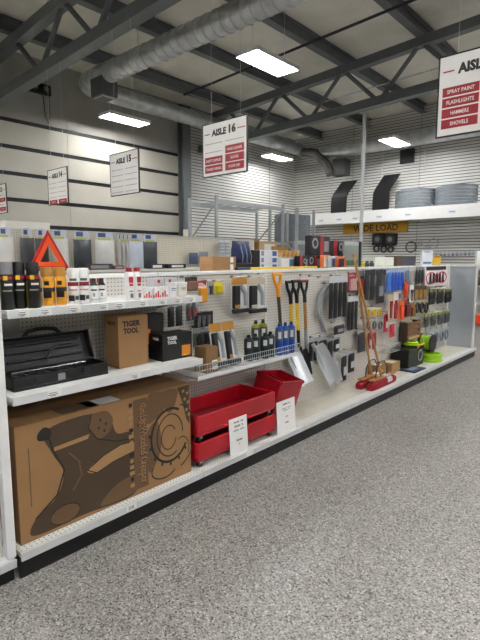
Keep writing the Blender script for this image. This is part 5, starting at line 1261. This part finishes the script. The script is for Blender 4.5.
# vent, conduits, stock hung on the slat wall
def wall_rect(x0, y0, x1, y1, off=.04):
    Y = WY-off; a = onY(x0, (y0+y1)/2, Y).x; b = onY(x1, (y0+y1)/2, Y).x; xm = (x0+x1)/2
    return Y, a, b, onY(xm, y1, Y).z, onY(xm, y0, Y).z
Y, a, b, z0, z1 = wall_rect(400, 149, 413.5, 163, .12)
t = thing('wall_vent', 'dark square louvred vent high on the back wall', 'vent', ((a+b)/2, Y, z0))
bm = B(); bx(bm, a, b, Y, WY-.01, z0, z1); obj('frame', bm, mat('#3a3a3c', .6), t)
for k in range(6):
    z = z0+(z1-z0)*(k+.3)/6.4; bm = B(); bx(bm, a+.03, b-.03, Y-.015, Y, z, z+.04); obj('louvre', bm, mat('#2c2c2e', .6), t)
for x, y0, y1, l in ((382, 150, 196, 'white conduit on back wall left of the vent'), (424.5, 150, 172, 'white conduit on back wall right of the vent'), (344, 150, 182, 'thin white conduit on back wall above short black panel')):
    Y, a, b, z0, z1 = wall_rect(x-.6, y0, x+.6, y1, .051); bm = B(); tube(bm, [((a+b)/2, Y, z0), ((a+b)/2, Y, z1)], .02, 8); single('conduit', bm, OFFW, l, 'conduit', smooth=True)
for k, (x, l) in enumerate(((372, 'square black speaker lamp on back wall, left'), (384.5, 'square black speaker lamp on back wall, right'))):
    Y, a, b, z0, z1 = wall_rect(x, 233.5, x+11.5, 245, .16); t = thing('square_lamp', l, 'lamp', ((a+b)/2, Y, z0), 'square black lamps')
    bm = B(); bx(bm, a, b, Y, WY-.02, z0, z1); obj('housing', bm, mat('#2f3033', .5), t, bev=.01)
    c = Vector(((a+b)/2, Y, (z0+z1)/2)); bm = B(); tube(bm, [c, c+Vector((0, -.03, 0))], (b-a)*.36, 18); obj('lens_ring', bm, mat('#4d4f52', .4), t, smooth=True)
    bm = B(); tube(bm, [c+Vector((0, -.03, 0)), c+Vector((0, -.04, 0))], (b-a)*.2, 14); obj('lens', bm, mat('#9a9c9e', .3), t, smooth=True)
for k, (x0, x1, y0, y1, l) in enumerate(((373, 380, 246, 251.5, 'black round fitting below the square lamps, left'), (380.5, 387, 246, 252, 'black round fitting below the square lamps, middle'), (387.5, 394, 246.5, 252, 'black round fitting below the square lamps, right'))):
    Y, a, b, z0, z1 = wall_rect(x0, y0, x1, y1, .1); c = Vector(((a+b)/2, Y, (z0+z1)/2)); R = (z1-z0)*.5
    bm = B(); tube(bm, [c+Vector((R*math.cos(q*math.pi/8), 0, R*math.sin(q*math.pi/8))) for q in range(16)], R*.32, 6, closed=True); bx(bm, c.x-.02, c.x+.02, Y-.01, WY-.02, c.z+R*.8, c.z+R); single('round_fitting', bm, mat('#2c2d30', .5), l, 'fitting', smooth=True)
for k, (x, y, R, c_, l) in enumerate(((411, 247, 5.2, '#6a6d66', 'dark green hose ring hanging on the back wall'), (433.5, 243.5, 4.9, '#a7abad', 'thin grey cable ring hanging on the back wall'))):
    Y = WY-.1; c = onY(x, y, Y); RR = (onY(x, y-R, Y)-c).length
    bm = B(); tube(bm, [c+Vector((RR*math.cos(q*math.pi/12), 0, RR*math.sin(q*math.pi/12))) for q in range(24)], .025 if k == 0 else .016, 6, closed=True); t = single('cable_ring', bm, mat(c_, .5), l, 'cable', smooth=True)
    bm = B(); tube(bm, [c+Vector((0, -.02, RR)), c+Vector((0, .08, RR))], .012, 5); obj('hanger', bm, CHROME, t)
Y = WY-.1
bm = B(); tube(bm, [onY(x, y, Y) for x, y in ((416, 241), (419, 247), (423, 243), (420, 238.5), (418, 243), (428, 247))], .014, 6); single('loose_cable', bm, mat('#a9adaf', .5), 'loose grey cable loop hung between the two rings', 'cable', smooth=True)
for k in range(12):
    x = 431+k*4.1; Y, a, b, z0, z1 = wall_rect(x, 252.5-k*.16, x+3, 257-k*.16, .16)
    t = thing('hook_card', ['small pale hook card on back wall, first from the left of twelve', *['small pale hook card on back wall, number %s from left' % w_ for w_ in ('two', 'three', 'four', 'five', 'six', 'seven', 'eight', 'nine', 'ten', 'eleven', 'twelve')]][k], 'card', ((a+b)/2, Y, z0), 'hook cards on the back wall')
    bm = B(); bx(bm, a, b, Y, Y+.006, z0, z1); obj('backing_card', bm, mat('#c5c7c9', .5), t)
    bm = B(); bx(bm, a+.03, b-.02, Y-.03, Y, z0+.02, z1-.06); obj('item', bm, mat(['#77797c', '#9a9c9f', '#55575a'][k % 3], .4, .3), t)
    bm = B(); tube(bm, [((a+b)/2, Y-.03, z1-.01), ((a+b)/2, WY-.02, z1-.01)], .008, 5); obj('hook', bm, CHROME, t)
# support pole under the far truss
p = onY(362, 200, 11.0)
bm = B(); tube(bm, [(p.x, 11.0, 0), (p.x, 11.0, 5.05)], .045, 12); single('power_pole', bm, mat('#c3c5c6', .4, .3), 'slim pale grey pole rising from floor to the far truss', 'pole', smooth=True)
# far shelving past the end of the gondola
fs = thing('gondola_shelving', 'white far shelving unit at the right edge past the end panel', 'shelving', (-2.6, 12, 0))
for z in (.15, .55, .95, 1.35):
    bm = B(); bx(bm, -3.4, -.9, 12.0, 12.5, z-.03, z); obj('shelf', bm, WHITE, fs)
bm = B(); bx(bm, -3.4, -.9, 12.5, 12.52, 0, 1.75); obj('back_panel', bm, mat('#b9b8b4', .5), fs)
for x in (-3.4, -2.15, -.94):
    bm = B(); bx(bm, x, x+.04, 12.0, 12.5, 0, 1.75); obj('upright', bm, WHITE, fs)
for k, (x0, x1, z, h, c, l) in enumerate(((-2.9, -2.6, .95, .22, '#3c3d40', 'dark box on the far shelving, upper tier'), (-3.3, -2.95, .95, .2, '#8a3036', 'red box on the far shelving, upper tier'), (-2.6, -2.25, .55, .2, '#6f7378', 'grey box on the far shelving, middle tier'), (-3.2, -2.8, 1.35, .2, '#dddcd6', 'white box on the far shelving, top tier'))):
    box('carton', l, 'box', x0, x1, 12.05, 12.35, z+.001, z+h, mat(c, .5), .003)
Yc = 10.0; p = onY(477, 322, Yc)
t = thing('orange_stool', 'small orange seat on legs glimpsed past the end panel', 'stool', (p.x+.1, Yc, 0))
zc = p.z
bm = B(); bx(bm, p.x-.14, p.x+.3, Yc-.15, Yc+.15, zc-.04, zc+.16); obj('seat', bm, mat('#d9501e', .5), t, bev=.03)
for dx in (-.11, .25):
    for dy in (-.12, .12):
        bm = B(); tube(bm, [(p.x+dx, Yc+dy, 0), (p.x+dx*.9, Yc+dy, zc-.04)], .022, 8); obj('leg', bm, mat('#7a5a34', .6), t)

# twin-head emergency light on the side wall
p = onX(40, 88, WX+.12)
t = thing('emergency_light', 'black twin-head emergency light high on the white wall', 'light', (p.x, p.y, p.z-.1))
bm = B(); bx(bm, WX+.031, WX+.12, p.y-.28, p.y+.28, p.z-.12, p.z+.12); obj('housing', bm, K, t, bev=.02)
for s in (-.13, .13):
    bm = B(); tube(bm, [(WX+.12, p.y+s, p.z), (WX+.17, p.y+s, p.z)], [.08, .09], 16); h_ = obj('lamp_head', bm, mat('#2a2a2c', .4), t, smooth=True)
    bm = B(); tube(bm, [(WX+.17, p.y+s, p.z), (WX+.175, p.y+s, p.z)], .06, 14); obj('lens', bm, mat('#8a8c8e', .3), h_)
bm = B(); tube(bm, [(WX+.05, p.y+.1, p.z-.12), (WX+.05, p.y+.14, p.z-.6), (WX+.05, p.y+.2, p.z-.75), (WX+.05, p.y+.25, p.z-.6), (WX+.05, p.y+.25, p.z-.12)], .008, 6); obj('cord', bm, K, t, smooth=True)
